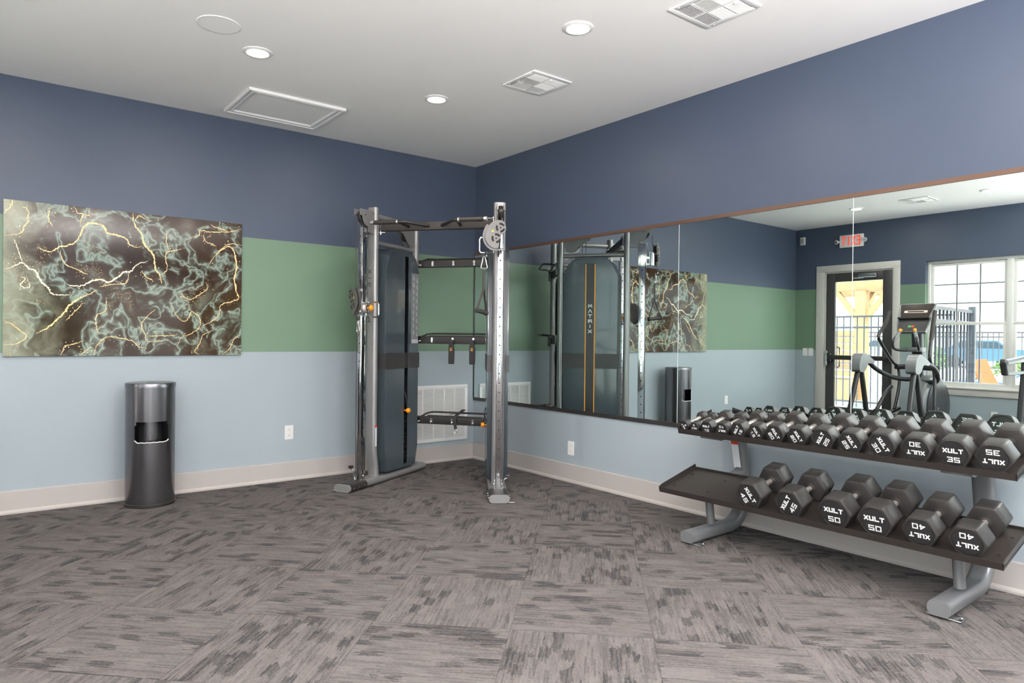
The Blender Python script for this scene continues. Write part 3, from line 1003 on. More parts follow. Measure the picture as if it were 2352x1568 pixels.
# ------------------------------------------------------------------ wall print
def wall_print():
    x0, x1, z0, z1 = -3.983, -2.3835, 1.097, 2.186
    r = thing('wall_print', 'large glossy abstract print, smoky green with gold veins, on left wall', 'art print', ((x0 + x1) / 2, 0, (z0 + z1) / 2))
    w, h = x1 - x0, z1 - z0
    G().box((0, -.014, 0), (w, .012, h), .001, 1).build('printed_panel', MA, r)
    for sx in (-1, 1):
        for sz in (-1, 1):
            pass
    hL, hR = 1428.0, 1182.0
    def uv(px, py):
        u = (px - 26) / 2150.0
        t = u * hR / (hL * (1 - u) + u * hR) if False else u * (1 / hL) / ((1 / hR) * (1 - u) + u * (1 / hL))
        top, bot = 62 + 228 * u, 1490 - 18 * u
        return (t - .5) * w, (.5 - (py - top) / (bot - top)) * h
    veins = [
        [(30,195),(95,120),(105,70)], [(185,140),(240,150),(250,260),(215,310),(205,350),(165,380),(40,395)],
        [(330,500),(380,520),(440,540),(480,530),(540,495),(620,480),(690,440),(725,370),(750,320),(800,285),(870,290),(930,310),(960,370),(1030,385),(1110,410),(1150,440),(1160,470),(1220,500),(1280,490)],
        [(660,130),(700,190),(745,200),(725,250),(715,300)], [(745,200),(820,220)],
        [(1190,185),(1205,290),(1270,380),(1295,470),(1340,520),(1385,580),(1395,680),(1440,760),(1455,835)],
        [(1215,260),(1245,215),(1320,250)], [(1500,350),(1495,450),(1520,530)], [(1440,750),(1500,700),(1490,560),(1560,530),(1640,510)],
        [(40,700),(130,670),(200,640),(260,690),(320,715),(370,810),(430,860),(470,920),(560,930),(640,930)], [(120,430),(165,530),(200,640)],
        [(600,830),(650,850),(740,845),(830,805),(900,790),(980,815),(1060,770),(1110,725),(1180,715),(1240,650),(1330,625)],
        [(890,860),(1000,835),(1110,830),(1150,790),(1160,735)],
        [(320,1280),(390,1250),(440,1220),(520,1150),(580,1090),(620,1030),(690,980),(760,940),(880,890)], [(590,1165),(680,1080),(745,1000)],
        [(960,950),(950,1070),(870,1120),(870,1210),(885,1270)], [(30,1165),(100,1190),(180,1250),(240,1310),(140,1375),(30,1380)],
        [(550,1478),(590,1400),(680,1370),(740,1350)], [(720,1478),(820,1400)], [(845,1478),(880,1380),(970,1310),(1100,1325),(1190,1345),(1260,1400),(1330,1415)],
        [(1400,1060),(1320,1130),(1275,1210),(1310,1290),(1340,1350),(1500,1340)], [(1340,1300),(1460,1300),(1600,1290)],
        [(1540,990),(1580,1100),(1650,1165),(1700,1140),(1730,1080),(1800,1140),(1800,1220),(1700,1290),(1640,1310),(1600,1390)],
        [(1990,1060),(1950,1140),(1810,1220)], [(1900,1260),(1830,1290),(1800,1370),(1760,1440),(1800,1465)], [(2165,1285),(2110,1330),(2080,1400),(2010,1468)],
        [(1880,660),(1950,560),(2060,490),(2110,560),(2130,680),(2110,780),(2130,900),(2150,960),(2080,990),(1990,1020),(1980,1080)],
        [(1710,415),(1790,390),(1800,350),(1900,360),(2060,360),(2168,330)], [(1890,295),(1960,325),(2060,360)], [(1830,380),(1840,440),(1900,470),(1950,495)],
        [(540,520),(560,610),(600,660),(690,700),(760,735),(790,740)], [(180,760),(230,790),(180,840),(220,865),(270,850),(240,780)],
        [(1640,910),(1660,950),(1720,970),(1790,930),(1870,870),(1850,810)], [(2168,480),(2060,470),(1960,540)], [(1270,720),(1320,770),(1380,800)], [(445,150),(430,240),(470,310)],
    ]
    rnd = random.Random(3)
    g = G()
    def ribbon(pts, wmin, wmax, mi, jit, lift):
        P = smooth_path([Vector((*uv(*p), 0)) for p in pts], 9)
        P = [p + Vector((rnd.uniform(-jit, jit), rnd.uniform(-jit, jit), 0)) for p in P]
        vs = []
        for i, p in enumerate(P):
            d = (P[min(i + 1, len(P) - 1)] - P[max(i - 1, 0)]).normalized()
            nn = Vector((-d.y, d.x, 0))
            e = math.sin(PI * (i + .6) / (len(P) + .2)) ** .5
            ww = rnd.uniform(wmin, wmax) * e / 2
            for s in (1, -1):
                q = p + nn * ww * s
                vs.append((max(-w / 2, min(w / 2, q.x)), -.0201 - lift, max(-h / 2, min(h / 2, q.y))))
        g.add(vs, [(2 * i, 2 * i + 1, 2 * i + 3, 2 * i + 2) for i in range(len(P) - 1)], mi)
    for k, vn in enumerate(veins):
        big = k in (2, 5, 9, 11, 13, 26)
        ribbon(vn, .003 if not big else .005, .008 if not big else .016, 1 if k in (9, 10, 11, 31) else 0, .004, .0003 + k * .00001)
    for k in range(420):                                          # flecks along the veins
        vn = rnd.choice(veins)
        i = rnd.randrange(len(vn) - 1)
        t = rnd.random()
        a = [vn[i][q] * (1 - t) + vn[i + 1][q] * t + rnd.gauss(0, 32) for q in (0, 1)]
        cx, cz = uv(*a)
        if abs(cx) < w / 2 - .01 and abs(cz) < h / 2 - .01:
            s = rnd.uniform(.0012, .0042)
            g.add([(cx + s * math.cos(j * 1.2566 + k), -.0206, cz + s * math.sin(j * 1.2566 + k)) for j in range(5)], [(0, 1, 2, 3, 4)], k % 2)
    g.build('gold_veins', [M_gold, M_goldpale], r, smooth=0, recalc=False)
wall_print()

# ------------------------------------------------------------------ bin
def litter_bin():
    R, Hh = .166, .905
    r = thing('litter_bin', 'tall round graphite metal bin with a square opening, by left wall', 'bin', (-3.099, -.232, 0))
    face = math.atan2(-5.9179 + .232, -4.149 + 3.099) + .06      # the opening looks at the room
    n = 96
    half = .70
    z0, z1 = .475, .625
    g = G()
    def ring(z, rad):
        return [(rad * math.cos(face + 2 * PI * k / n), rad * math.sin(face + 2 * PI * k / n), z) for k in range(n)]
    zs = [.012, .1, .25, .40, z0] + [z0 + (z1 - z0) * k / 6 for k in range(1, 7)] + [.70, .80, .872]
    K = int(round(half / (2 * PI / n)))
    m = len(zs)
    vs = []
    for rad in (R, R - .004):
        for z in zs:
            vs += ring(z, rad)
    def hole(i, k):
        if not 0 <= i < m - 1:
            return False
        mid = (zs[i] + zs[i + 1]) / 2
        k %= n
        kk = k if k <= n // 2 else k - n
        if not (z0 < mid < z1 and -K <= kk < K):
            return False
        return not ((mid < z0 + .025 or mid > z1 - .025) and (kk == -K or kk == K - 1))
    fs = []
    q = m * n
    for i in range(m - 1):
        for k in range(n):
            if hole(i, k):
                continue
            k2 = (k + 1) % n
            a_, b_, c_, d_ = i * n + k, i * n + k2, (i + 1) * n + k2, (i + 1) * n + k
            fs.append((a_, b_, c_, d_))
            fs.append((q + d_, q + c_, q + b_, q + a_))
            if hole(i, k + 1):
                fs.append((b_, q + b_, q + c_, c_))
            if hole(i, k - 1):
                fs.append((d_, q + d_, q + a_, a_))
            if hole(i + 1, k):
                fs.append((c_, q + c_, q + d_, d_))
            if hole(i - 1, k):
                fs.append((a_, q + a_, q + b_, b_))
    g.add(vs, fs)
    g.build('body', M_bin, r, smooth=50, recalc=False)
    G().lathe((0, 0, 0), (0, 0, 1), [(0, R + .001), (.004, R + .005), (.022, R + .005), (.026, R + .001)], 64, caps=False).build('base_ring', M_black, r)
    ld = G()
    ld.lathe((0, 0, .868), (0, 0, 1), [(0, R + .0005), (.001, R + .0035), (.030, R + .0035), (.035, R + .001), (.037, R - .006), (.0372, .03), (.034, .028)], 64, caps=False)
    lid = ld.build('lid', M_bin, r, smooth=40)
    G().lathe((0, 0, .898), (0, 0, 1), [(0, .029), (.0035, .028)], 32).build('dispensing_hole', M_darkgap, lid)
    G().lathe((0, 0, .02), (0, 0, 1), [(0, .09), (.60, .09)], 40).build('inner_canister', M_bin, r)
    G().lathe((0, 0, .40), (0, 0, 1), [(0, R - .008), (.001, .088)], 40, caps=False).build('inner_shelf', M_darkgap, r)
    bg_ = G()
    pts = []
    for k in range(-K, K + 1):
        t = face + 2 * PI * k / n
        pts.append((R * math.cos(t) * 1.008, R * math.sin(t) * 1.008, z0 + .001 + .0015 * math.sin(k * 1.7) + .007 * max(0, abs(k) - K + 2)))
    bg_.tube(pts, .0035, 8)
    bg_.build('bag_edge', M_bag, r)
litter_bin()
# ------------------------------------------------------------------ cable machine
def cable_machine():
    O = Vector((-1.15, -1.0, 0))
    r = thing('cable_machine', 'silver two-tower cable machine with dark shrouds standing in the room corner', 'cable machine', O)
    TOW = {'L': (-1.455, -.559, math.radians(27.485), 1), 'R': (-.77, -1.445, math.radians(55.65), -1)}
    def frame(side):
        bx, by, a, sg = TOW[side]
        c, s = math.cos(a), math.sin(a)
        return lambda p: Vector((bx + p[0] * c - sg * p[1] * s, by + p[0] * s + sg * p[1] * c, p[2])) - O
    RU, AU = .644, -.146                     # rear post and rail positions along the tower
    V_UV = lambda a, b, d: Vector((a, d, b))
    for side in ('L', 'R'):
        T = frame(side)
        sg = TOW[side][3]
        # foot
        ft = G().sweep([(-.17, 0, .036), (.775, 0, .036)], rrect(.150, .060, .029)).build('foot_tube', M_silver, r, T)
        cv = G().sweep([(-.372, 0, .035), (-.16, 0, .035)], rrect(.163, .066, .031))
        fc = cv.build('foot_cover', M_black, r, T)
        G().sweep([(-.392, 0, .035), (-.372, 0, .035)], rrect(.158, .062, .030)).build('end_cap', M_silver, fc, T)
        bt = G()
        for k in range(3):
            for s in (-1, 1):
                bt.cyl((-.345 + k * .075, s * .0795, .035), (-.345 + k * .075, s * .0845, .035), .005, n=8)
        bt.build('bolts', M_steel, fc, T)
        G().box((-.36, .095, .005), (.03, .05, .006), .002).build('floor_tab', M_steel, ft, T)
        # posts
        post = G().sweep(fillet([(.035, 0, .06), (.03, 0, .13), (0, 0, .30), (0, 0, 2.362)], .06), rrect(.098, .056, .026), upv=(1, 0, 0))
        fp = post.build('front_post', M_silver, r, T)
        G().sweep(fillet([(RU - .035, 0, .06), (RU - .03, 0, .13), (RU, 0, .30), (RU, 0, 2.335)], .06), rrect(.098, .056, .026), upv=(1, 0, 0)).build('rear_post', M_silver, r, T)
        sl = G()
        sl.box((-.028, 0, 2.25), (.003, .026, .13))
        sl.build('cable_slot', M_darkgap, fp, T)
        G().tube([(0, 0, 2.295), (RU, 0, 2.295)], .024, 16, upv=(0, 1, 0)).build('top_tube', M_silver, r, T)
        G().tube([(0, 0, 2.068), (RU, 0, 2.068)], .021, 16, upv=(0, 1, 0)).build('cross_tube', M_silver, r, T)
        # rear pulley plate under the top tube
        pp = G()
        poly = [(.36, 2.27), (.60, 2.27), (.60, 2.11), (.54, 2.10), (.50, 2.12), (.42, 2.2), (.36, 2.22)]
        for s in (-1, 1):
            pp.prism(poly, V_UV, s * .024, s * .028)
        pp.cyl((.555, -.034, 2.145), (.555, .034, 2.145), .008, n=10)
        pp.build('pulley_plate', M_silver, r, T)
        G().cyl((.50, -.02, 2.19), (.50, .02, 2.19), .05, n=24, bev=.004).build('pulley', M_black, r, T)
        ct = G()
        for u in (.40, .435):
            ct.tube([(u, 0, .68), (u, 0, 2.2)], .003, 8, upv=(0, 1, 0))
        ct.tube([(AU - .09, 0, 2.24), (AU - .09, 0, 2.15 if side == 'R' else 1.68)], .003, 8, upv=(0, 1, 0))
        ct.tube([(AU - .03, .03, .12), (AU - .03, .03, 2.0 if side == 'R' else 1.45)], .003, 8, upv=(0, 1, 0))
        ct.build('cable', M_black, r, T)
        # adjustment rail with its holes
        rail = G().box((AU, 0, 1.115), (.065, .046, 2.115), .004)
        z = .16
        while z < 2.12:
            rail.cyl((AU - .0331, 0, z), (AU - .0323, 0, z), .006, n=10, mat=1)
            for s in (-1, 1):
                rail.cyl((AU, s * .0228, z - .035), (AU, s * .0235, z - .035), .006, n=10, mat=1)
            z += .0745
        rl = rail.build('adjustment_rail', [M_chrome, M_darkgap], r, T)
        br = G()
        br.box((AU - .002, .0265, .095), (.05, .004, .09), .001)
        br.box((AU - .002, -.0265, .095), (.05, .004, .09), .001)
        br.box((AU - .002, 0, .0645), (.06, .057, .008), .001)
        br.cyl((AU, -.036, .10), (AU, .036, .10), .007, n=10)
        rb = br.build('rail_bracket', M_steel, r, T)
        G().tube(fillet([(AU - .03, .033, .065), (AU - .03, .045, .09), (AU - .03, .05, .15), (AU - .03, .085, .155)], .02), .005, 8, upv=(1, 0, 0)).build('release_lever', M_steel, rb, T)
        G().box((AU - .03, .078, .168), (.03, .035, .022), .004).build('lever_pad', M_black, rb, T)
        # top bracket
        pl = [(-.225, 2.318), (.0, 2.325), (.0, 2.135), (AU + .035, 2.135), (AU + .035, 2.185)] + [(AU + .03 - .075 * math.sin(t * PI / 10), 2.262 - .075 * math.cos(t * PI / 10)) for t in range(6)] + [(-.225, 2.268)]
        tb = G()
        for s in (-1, 1):
            tb.prism(pl, V_UV, s * .026, s * .030)
        tbo = tb.build('pulley_bracket', M_silver, r, T)
        nt = G()
        for (u, z) in ((-.16, 2.275), (AU + .005, 2.165), (AU + .005, 2.145), (-.05, 2.3)):
            nt.cyl((u, -.037, z), (u, .037, z), .007, n=10)
        nt.build('bolts', M_steel, tbo, T)
        G().cyl((-.165, -.018, 2.262), (-.165, .018, 2.262), .045, n=24, bev=.004).build('pulley', M_black, tbo, T)
        # shroud
        um, hw = .335, .272
        def outl(k):
            a, zt, zb = hw - k, 2.035 - k, .085 + k
            c1, c2 = .085, .17
            return [(um - a, zb + c2), (um - a, zt - c2), (um - a + c1 * .55, zt - c2 * .35), (um - a + c1 * 1.5, zt), (um + a - c1 * 1.5, zt), (um + a - c1 * .55, zt - c2 * .35), (um + a, zt - c2), (um + a, zb + c2), (um + a - c1 * .45, zb + c2 * .1), (um + a - c1 * .6, zb), (um - a + c1 * .6, zb), (um - a + c1 * .45, zb + c2 * .1)]
        o1, o2 = outl(0), outl(.03)
        n = len(o1)
        fr = G()
        vs = [Vector((a, s * .078, b)) for s in (-1, 1) for (a, b) in o1] + [Vector((a, s * .078, b)) for s in (-1, 1) for (a, b) in o2]
        fs = []
        for k in range(n):
            k2 = (k + 1) % n
            fs += [(k, k2, n + k2, n + k), (2 * n + k, 3 * n + k, 3 * n + k2, 2 * n + k2), (k, 2 * n + k, 2 * n + k2, k2), (n + k, n + k2, 3 * n + k2, 3 * n + k)]
        fr.add(vs, fs)
        sh = fr.build('shroud', M_shroudrim, r, T, smooth=25)
        po = outl(.012)
        G().prism(po, V_UV, .078, .086).build('outer_panel', M_shroud, sh, T, smooth=25)
        raised = [(um + (a - um) * .74, 1.05 + (b - 1.05) * .96) for a, b in o1]
        G().prism(raised, V_UV, .086, .0885).build('raised_panel', M_shroud, sh, T, smooth=25)
        # inner panel either side of the weight slot
        u0, u1, zs0, zs1 = .368, .432, .10, 1.985
        ip = G()
        left = [p for p in po if p[0] < um]
        right = [p for p in po if p[0] >= um]
        lp = sorted(left, key=lambda p: math.atan2(p[1] - 1.0, p[0] - um) % (2 * PI))
        ip.prism([(u0, po[4][1])] + [po[3], po[2], po[1], po[0], po[11], po[10]] + [(u0, po[10][1])], V_UV, -.086, -.078)
        ip.prism([(u1, po[9][1]), po[9], po[8], po[7], po[6], po[5], po[4], (u1, po[4][1])], V_UV, -.086, -.078)
        ip.box(((u0 + u1) / 2, -.082, (zs1 + po[4][1]) / 2), (u1 - u0, .008, po[4][1] - zs1))
        ip.build('inner_panel', M_shroud, sh, T, smooth=25)
        bd = G()
        zb0, zb1 = .98, 1.119
        bd.box((um, .0895, (zb0 + zb1) / 2), (2 * hw + .004, .005, zb1 - zb0))
        bd.box(((um - hw + u0) / 2, -.0885, (zb0 + zb1) / 2), (u0 - um + hw + .004, .005, zb1 - zb0))
        bd.box(((um + hw + u1) / 2, -.0885, (zb0 + zb1) / 2), (um + hw - u1 + .004, .005, zb1 - zb0))
        bd.box((um - hw - .001, 0, (zb0 + zb1) / 2), (.004, .176, zb1 - zb0))
        bd.box((um + hw + .001, 0, (zb0 + zb1) / 2), (.004, .176, zb1 - zb0))
        bd.build('belt_band', M_belt, sh, T, smooth=0)
        G().box(((u0 + u1) / 2, -.0775, 1.05), (u1 - u0, .006, zb1 - zb0)).build('slot_bridge', M_darkgap, sh, T, smooth=0)
        # stripe and name on the outer face
        stp = G()
        for s in (-1, 1):
            stp.prism([(um + s * .044 + a, 1.03 + b) for a, b in rrect(.010, 1.89, .004)], V_UV, .0915, .0938, mat=0)
        stp.prism([(um + a, 1.03 + b) for a, b in rrect(.080, 1.90, .012)], V_UV, .0915, .0936, mat=1)
        st = stp.build('logo_stripe', [M_orangeline, M_belt], sh, T, smooth=20)
        lt = G()
        for i, ch in enumerate('MATRIX'):
            q = text_shapes(ch, .040 if ch != 'I' else .02, .034, 0, .0075)
            zc = 1.575 - i * .0485
            text_geo(lt, q, lambda a, b, d: Vector((um + sg * -a * -1 if False else um - sg * a * 1.0, .0936 + d, zc + b)), 0, .0008)
        lt.build('lettering', M_letter, st, T, smooth=0)
        # card with exercise drawings on the inner face
        cd = G().box((.535, -.0865, 1.525), (.115, .002, .64), .0005, 1).build('instruction_card', M_label, sh, T, smooth=0)
        pg = G()
        rr = random.Random(5)
        for j in range(9):
            for i in (0, 1):
                cu, cz = .508 + i * .055, 1.80 - j * .062 - i * .02
                pg.box((cu, -.088, cz), (.010, .001, .024), rot=Matrix.Rotation(rr.uniform(-.5, .5), 4, 'Y'))
                pg.box((cu + .008, -.088, cz - .012), (.006, .001, .02), rot=Matrix.Rotation(rr.uniform(-.9, .9), 4, 'Y'))
                pg.cyl((cu, -.0875, cz + .017), (cu, -.0885, cz + .017), .005, n=8)
        pg.box((.535, -.088, 1.222), (.105, .001, .035))
        pg.build('pictograms', M_picto, cd, T, smooth=0)
        # weight stack, guide rods and pin
        ws = G()
        for k in range(22):
            ws.box((.36, 0, .125 + k * .0285), (.34, .105, .0265), .003, 1)
        ws.build('weight_stack', M_stack, r, T)
        for u in (.25, .47):
            G().cyl((u, 0, .1), (u, 0, 2.0), .011, n=12).build('guide_rod', M_chrome, r, T)
        pz = .598 if side == 'L' else .50
        pn = G().cyl((.40, -.05, pz), (.40, -.10, pz), .006, n=10)
        pn.lathe((.40, -.098, pz), (0, -1, 0), [(0, .018), (.004, .022), (.022, .022), (.03, .015)], 20)
        wp = pn.build('weight_pin', M_orange, r, T)
        G().tube(smooth_path([(.40, -.106, pz + .01), (.39, -.10, pz + .07), (.385, -.092, pz + .14), (.39, -.06, pz + .2)], 5), .004, 8).build('pin_lanyard', M_black, wp, T)
        # sliding pulley carriage
        zc = 2.07 if side == 'R' else 1.56
        sw = -.10 if side == 'R' else -.48                       # pulley head swivel
        hub = Vector((AU - .085, 0, 0))
        ca = G()
        ca.box((AU, 0, zc - .01), (.084, .064, .22), .006)
        ca.cyl((hub.x, 0, zc - .115), (hub.x, 0, zc + .015), .026, n=24, bev=.004)
        ca.box((AU - .05, 0, zc - .03), (.05, .03, .05), .004)
        ca.box((AU - .05, 0, zc - .095), (.05, .03, .025), .004)
        ca.box((AU, -.045, zc - .07), (.04, .03, .07), .006)
        car = ca.build('carriage', M_steel, r, T)
        G().tube(fillet([(AU, -.04, zc - .015), (AU, -.165, zc - .015), (AU, -.165, zc - .135), (AU, -.04, zc - .135)], .022, closed=True), .0075, 10, closed=True, upv=(1, 0, 0)).build('carriage_handle', M_chrome, car, T)
        kb = G().cyl((AU, -.05, zc - .06), (AU, -.085, zc - .06), .008, n=12)
        kb.lathe((AU, -.08, zc - .06), (0, -1, 0), [(0, .012), (.008, .026), (.016, .027), (.028, .013)], 20)
        kb.build('pull_knob', M_orange, car, T)
        def S(p):                                                # swivel about the hub cylinder
            c, s = math.cos(sw), math.sin(sw)
            x, y = p[0], p[1]
            return T(Vector((hub.x + x * c - y * s, x * s + y * c, p[2])))
        sgn = -1
        gp = [(0, .103), (-.037, .098), (-.08, .063), (-.107, .005), (-.11, -.038), (-.094, -.078), (-.06, -.108), (-.022, -.115), (-.004, -.10), (.002, -.05), (.016, -.01), (.046, .015), (.05, .057), (.033, .093)]
        gp = [(p.x, p.y) for p in smooth_path([Vector((a, b, 0)) for a, b in gp], 4, closed=True)]
        gd = G()
        gd.prism(gp, lambda a, b, d: Vector((d, a - .02, zc + b)), -.052, -.048)
        gd.prism(gp, lambda a, b, d: Vector((d, a - .02, zc + b)), -.018, -.014)
        gd.sweep([Vector((-.033, a - .02, zc + b)) for a, b in gp[8:30]], [(-.018, -.0015), (.018, -.0015), (.018, .0015), (-.018, .0015)], upv=(1, 0, 0))
        guard = gd.build('pulley_guard', M_guard, car, S)
        wl = G()
        so = G()
        for (a, b) in ((-.012, .045), (-.045, -.038)):
            wl.lathe((-.045, a, zc + b), (1, 0, 0), [(0, .036), (.004, .036), (.010, .030), (.016, .036), (.022, .036)], 28)
            for k in range(3):
                t0 = k * 2.094 + .5
                arc = [(a + q * math.cos(t0 + e), b + q * math.sin(t0 + e)) for q, es in ((.038, (0, .35, .7, 1.05, 1.4)), (.022, (1.4, 1.05, .7, .35, 0))) for e in es]
                so.prism(arc, lambda x, y, d: Vector((d, x, zc + y)), -.0528, -.0515)
            so.cyl((-.056, a, zc + b), (-.05, a, zc + b), .006, n=10)
        wl.build('pulley', M_black, car, S)
        so.build('guard_slots', M_darkgap, car, S, smooth=0)
        G().prism([(-.082, .012), (-.062, .012), (-.072, .030)], lambda x, y, d: Vector((d, x, zc + y)), -.0528, -.0518).build('warning_sticker', M_yellow, car, S, smooth=0)
        be = G()
        be.lathe((-.033, -.115, zc - .165), (0, 0, 1), [(0, .004), (.006, .017), (.018, .017), (.026, .004)], 18)
        be.build('cable_stop', M_black, car, S)
        def loop(zt, hgt):
            return smooth_path([Vector((-.033, -.115 + a, zt + b * hgt)) for a, b in ((0, 0), (.010, -.1), (.012, -.3), (.022, -.75), (.018, -.95), (0, -1), (-.018, -.95), (-.022, -.75), (-.012, -.3), (-.010, -.1))], 4, closed=True)
        if side == 'L':
            G().tube(loop(zc - .165, .105), .004, 8, closed=True, upv=(1, 0, 0)).build('carabiner', M_steel, car, S)
        else:
            G().tube([Vector((-.033, -.115, zc - .165)), Vector((-.033, -.115, zc - .18))], .004, 8, upv=(1, 0, 0)).build('swivel_eye', M_steel, car, S)
            r['_clip'] = list(S(Vector((-.033, -.115, zc - .18))) + O)
        # name down the inner face of the left front post, label on it
        if side == 'L':
            lt = G()
            cz = [1.83, 1.785, 1.74, 1.69, 1.56, 1.33]
            for ch, z in zip('XIR', (1.815, 1.76, 1.705)):
                q = text_shapes(ch, .036 if ch != 'I' else .012, .036, 0, .006)
                text_geo(lt, q, lambda a, b, d: Vector((-.0282 - d, .012 + b * 1, z + a)), 0, .0006)
            for ch, z in zip('M', (1.405,)):
                q = text_shapes(ch, .044, .036, 0, .006)
                text_geo(lt, q, lambda a, b, d: Vector((-.0282 - d, .012 + b * 1, z + a)), 0, .0006)
            lt.build('lettering', M_letter_dark, fp, T, smooth=0)
            G().box((-.005, -.0497, .405), (.028, .001, .16)).build('warning_label', M_paper, fp, T, smooth=0)
            G().box((-.005, -.0498, .497), (.028, .001, .02)).build('label_header', M_red, fp, T, smooth=0)
    # crossmember with pull-up grips
    def world(side, u, z):
        return frame(side)((u, 0, z)) + O
    A, B = world('L', .03, 2.196), world('R', .03, 2.196)
    e = (B - A).normalized()
    L = (B - A).length
    nf = Vector((-.79167, -.61095, 0))
    loc = lambda t, off=0.0, dz=0.0: A + e * (t * L) + nf * off + Vector((0, 0, dz)) - O
    bm_ = G().sweep([loc(.05), loc(.95)], rrect(.045, .068, .006))
    cm = bm_.build('crossmember', M_grip, r)
    ep = G()
    for t in (.045, .955):
        for dz in (-.045, .045):
            c = loc(t, .0, dz)
            ep.box(c, (.10, .05, .006), .001, rot=math.atan2(e.y, e.x))
            ep.cyl(c - Vector((0, 0, .012)), c + Vector((0, 0, .012)), .009, n=10)
        c = loc(t)
        ep.cyl(c - Vector((0, 0, .06)), c + Vector((0, 0, .06)), .012, n=12)
    ep.build('mounting_plates', M_steel, cm)
    for ts in ((.06, .25, .45, .285), (.925, .735, .555, .70)):
        t0, t1, t2, t3 = ts
        bar = G()
        bar.tube(fillet([loc(t1, .17, .014), loc(t1 + (t2 - t1) * .25, .17, .014), loc(t2, .02, 0)], .05), .0135, 12)
        bar.tube([loc(t1 + (t2 - t1) * .08, .17, .012), loc(t3, .02, 0)], .0135, 12)
        pg = bar.build('pull_up_handle', M_black, r)
        G().cyl(loc(t0, .17, .014), loc(t1, .17, .014), .0185, n=18, bev=.003).build('rubber_grip', M_grip, pg)
        rg = G()
        d = (loc(t1, 0) - loc(t0, 0)).normalized()
        rg.cyl(loc(t1, .17, .014) - d * .006, loc(t1, .17, .014) + d * .010, .021, n=18, bev=.002)
        rg.cyl(loc(t0, .17, .014) - d * .028, loc(t0, .17, .014) + d * .001, .0195, n=18, bev=.003)
        rg.build('grip_collars', M_steel, pg)
    # accessory bars between the rear posts
    A2, B2 = world('L', RU + .012, 0), world('R', RU + .012, 0)
    e2 = (B2 - A2).normalized()
    L2 = (B2 - A2).length
    nb = Vector((-e2.y, e2.x, 0))
    if nb.y < 0:
        nb = -nb
    loc2 = lambda t, off, z: A2 + e2 * (t * L2) + nb * off + Vector((0, 0, z)) - O
    for zc in (1.946, 1.236, .486):
        bar = G().sweep([loc2(.03, 0, zc), loc2(.97, 0, zc)], rrect(.034, .070, .006))
        for t in (.02, .98):
            bar.box(loc2(t, 0, zc), (.008, .09, .12), .002, rot=math.atan2(e2.y, e2.x))
            for dz in (-.058, .058):
                bar.cyl(loc2(t - .012, -.02, zc + dz), loc2(t + .03 * (1 if t < .5 else -1), -.02, zc + dz), .011, n=8)
        ab = bar.build('accessory_bar', M_black, r)
        for t in (.084, .238, .495, .747, .906):
            hk = G()
            hk.prism([(a, b) for a, b in rrect(.020, .048, .0095)], lambda a, b, d: loc2(t + a / L2, -.018 - d, zc + b), 0, .004)
            hk.tube([loc2(t, -.02, zc - .008), loc2(t, -.05, zc - .016), loc2(t, -.055, zc + .002)], .005, 8)
            hk.build('hook', M_steel, ab)
        tr = G()
        tr.tube(fillet([loc2(.10, .01, zc + .03), loc2(.14, .06, zc + .055), loc2(.16, .16, zc + .06), loc2(.84, .16, zc + .06), loc2(.86, .06, zc + .055), loc2(.90, .01, zc + .03)], .06), .009, 10)
        tr.tube([loc2(.16, .05, zc + .035), loc2(.84, .05, zc + .035)], .007, 8)
        tr.build('tray_rail', M_black, ab)
    return r, loc2, O
MACHINE, BAR, MO = cable_machine()
bar_w = lambda t, off, z: BAR(t, off, z) + MO

# things hanging on the machine
def handle_strap():
    top = Vector((-1.021, -1.581, 1.889))
    clip = Vector(MACHINE['_clip'])
    top = Vector((-1.021, -1.581, clip.z + .002))
    r = thing('stirrup_handle', 'black stirrup handle on a strap clipped to the raised right pulley', 'cable handle', top)
    P = lambda x, y, z: Vector((x, y, z)) - top
    cb = smooth_path([Vector((a * .64, -a * .77, b)) for a, b in ((0, 0), (.010, -.01), (.013, -.03), (.024, -.075), (.02, -.092), (0, -.096), (-.02, -.092), (-.024, -.075), (-.013, -.03), (-.010, -.01))], 4, closed=True)
    G().tube(cb, .0045, 8, closed=True, upv=(.77, .64, 0)).build('carabiner', M_steel, r)
    f = P(-1.016, -1.573, 1.643)
    s = G()
    s.sweep([P(-1.019, -1.578, 1.80), f], rrect(.020, .010, .004), upv=(-.8, -.6, 0))
    e0, e1 = P(-1.096, -1.595, 1.473), P(-.967, -1.546, 1.455)
    for e in (e0, e1):
        s.sweep([f + Vector((0, 0, .02)), f + (e - f) * .15, e], rrect(.018, .008, .003), upv=(-.8, -.6, 0))
    s.build('strap', M_black, r)
    d = (e1 - e0)
    G().cyl(e0 + d * .08, e1 - d * .08, .0175, n=18, bev=.003).build('grip', M_grip, r)
    ends = G()
    for e, k in ((e0, 1), (e1, -1)):
        ends.cyl(e - d * .02 * k, e + d * .09 * k, .021, n=18, bev=.004)
    ends.build('end_cups', M_rubber, r)
    G().lathe(P(-1.019, -1.578, 1.785), (0, 0, 1), [(0, .006), (.006, .009), (.012, .006)], 12).build('strap_ring', M_steel, r)
handle_strap()

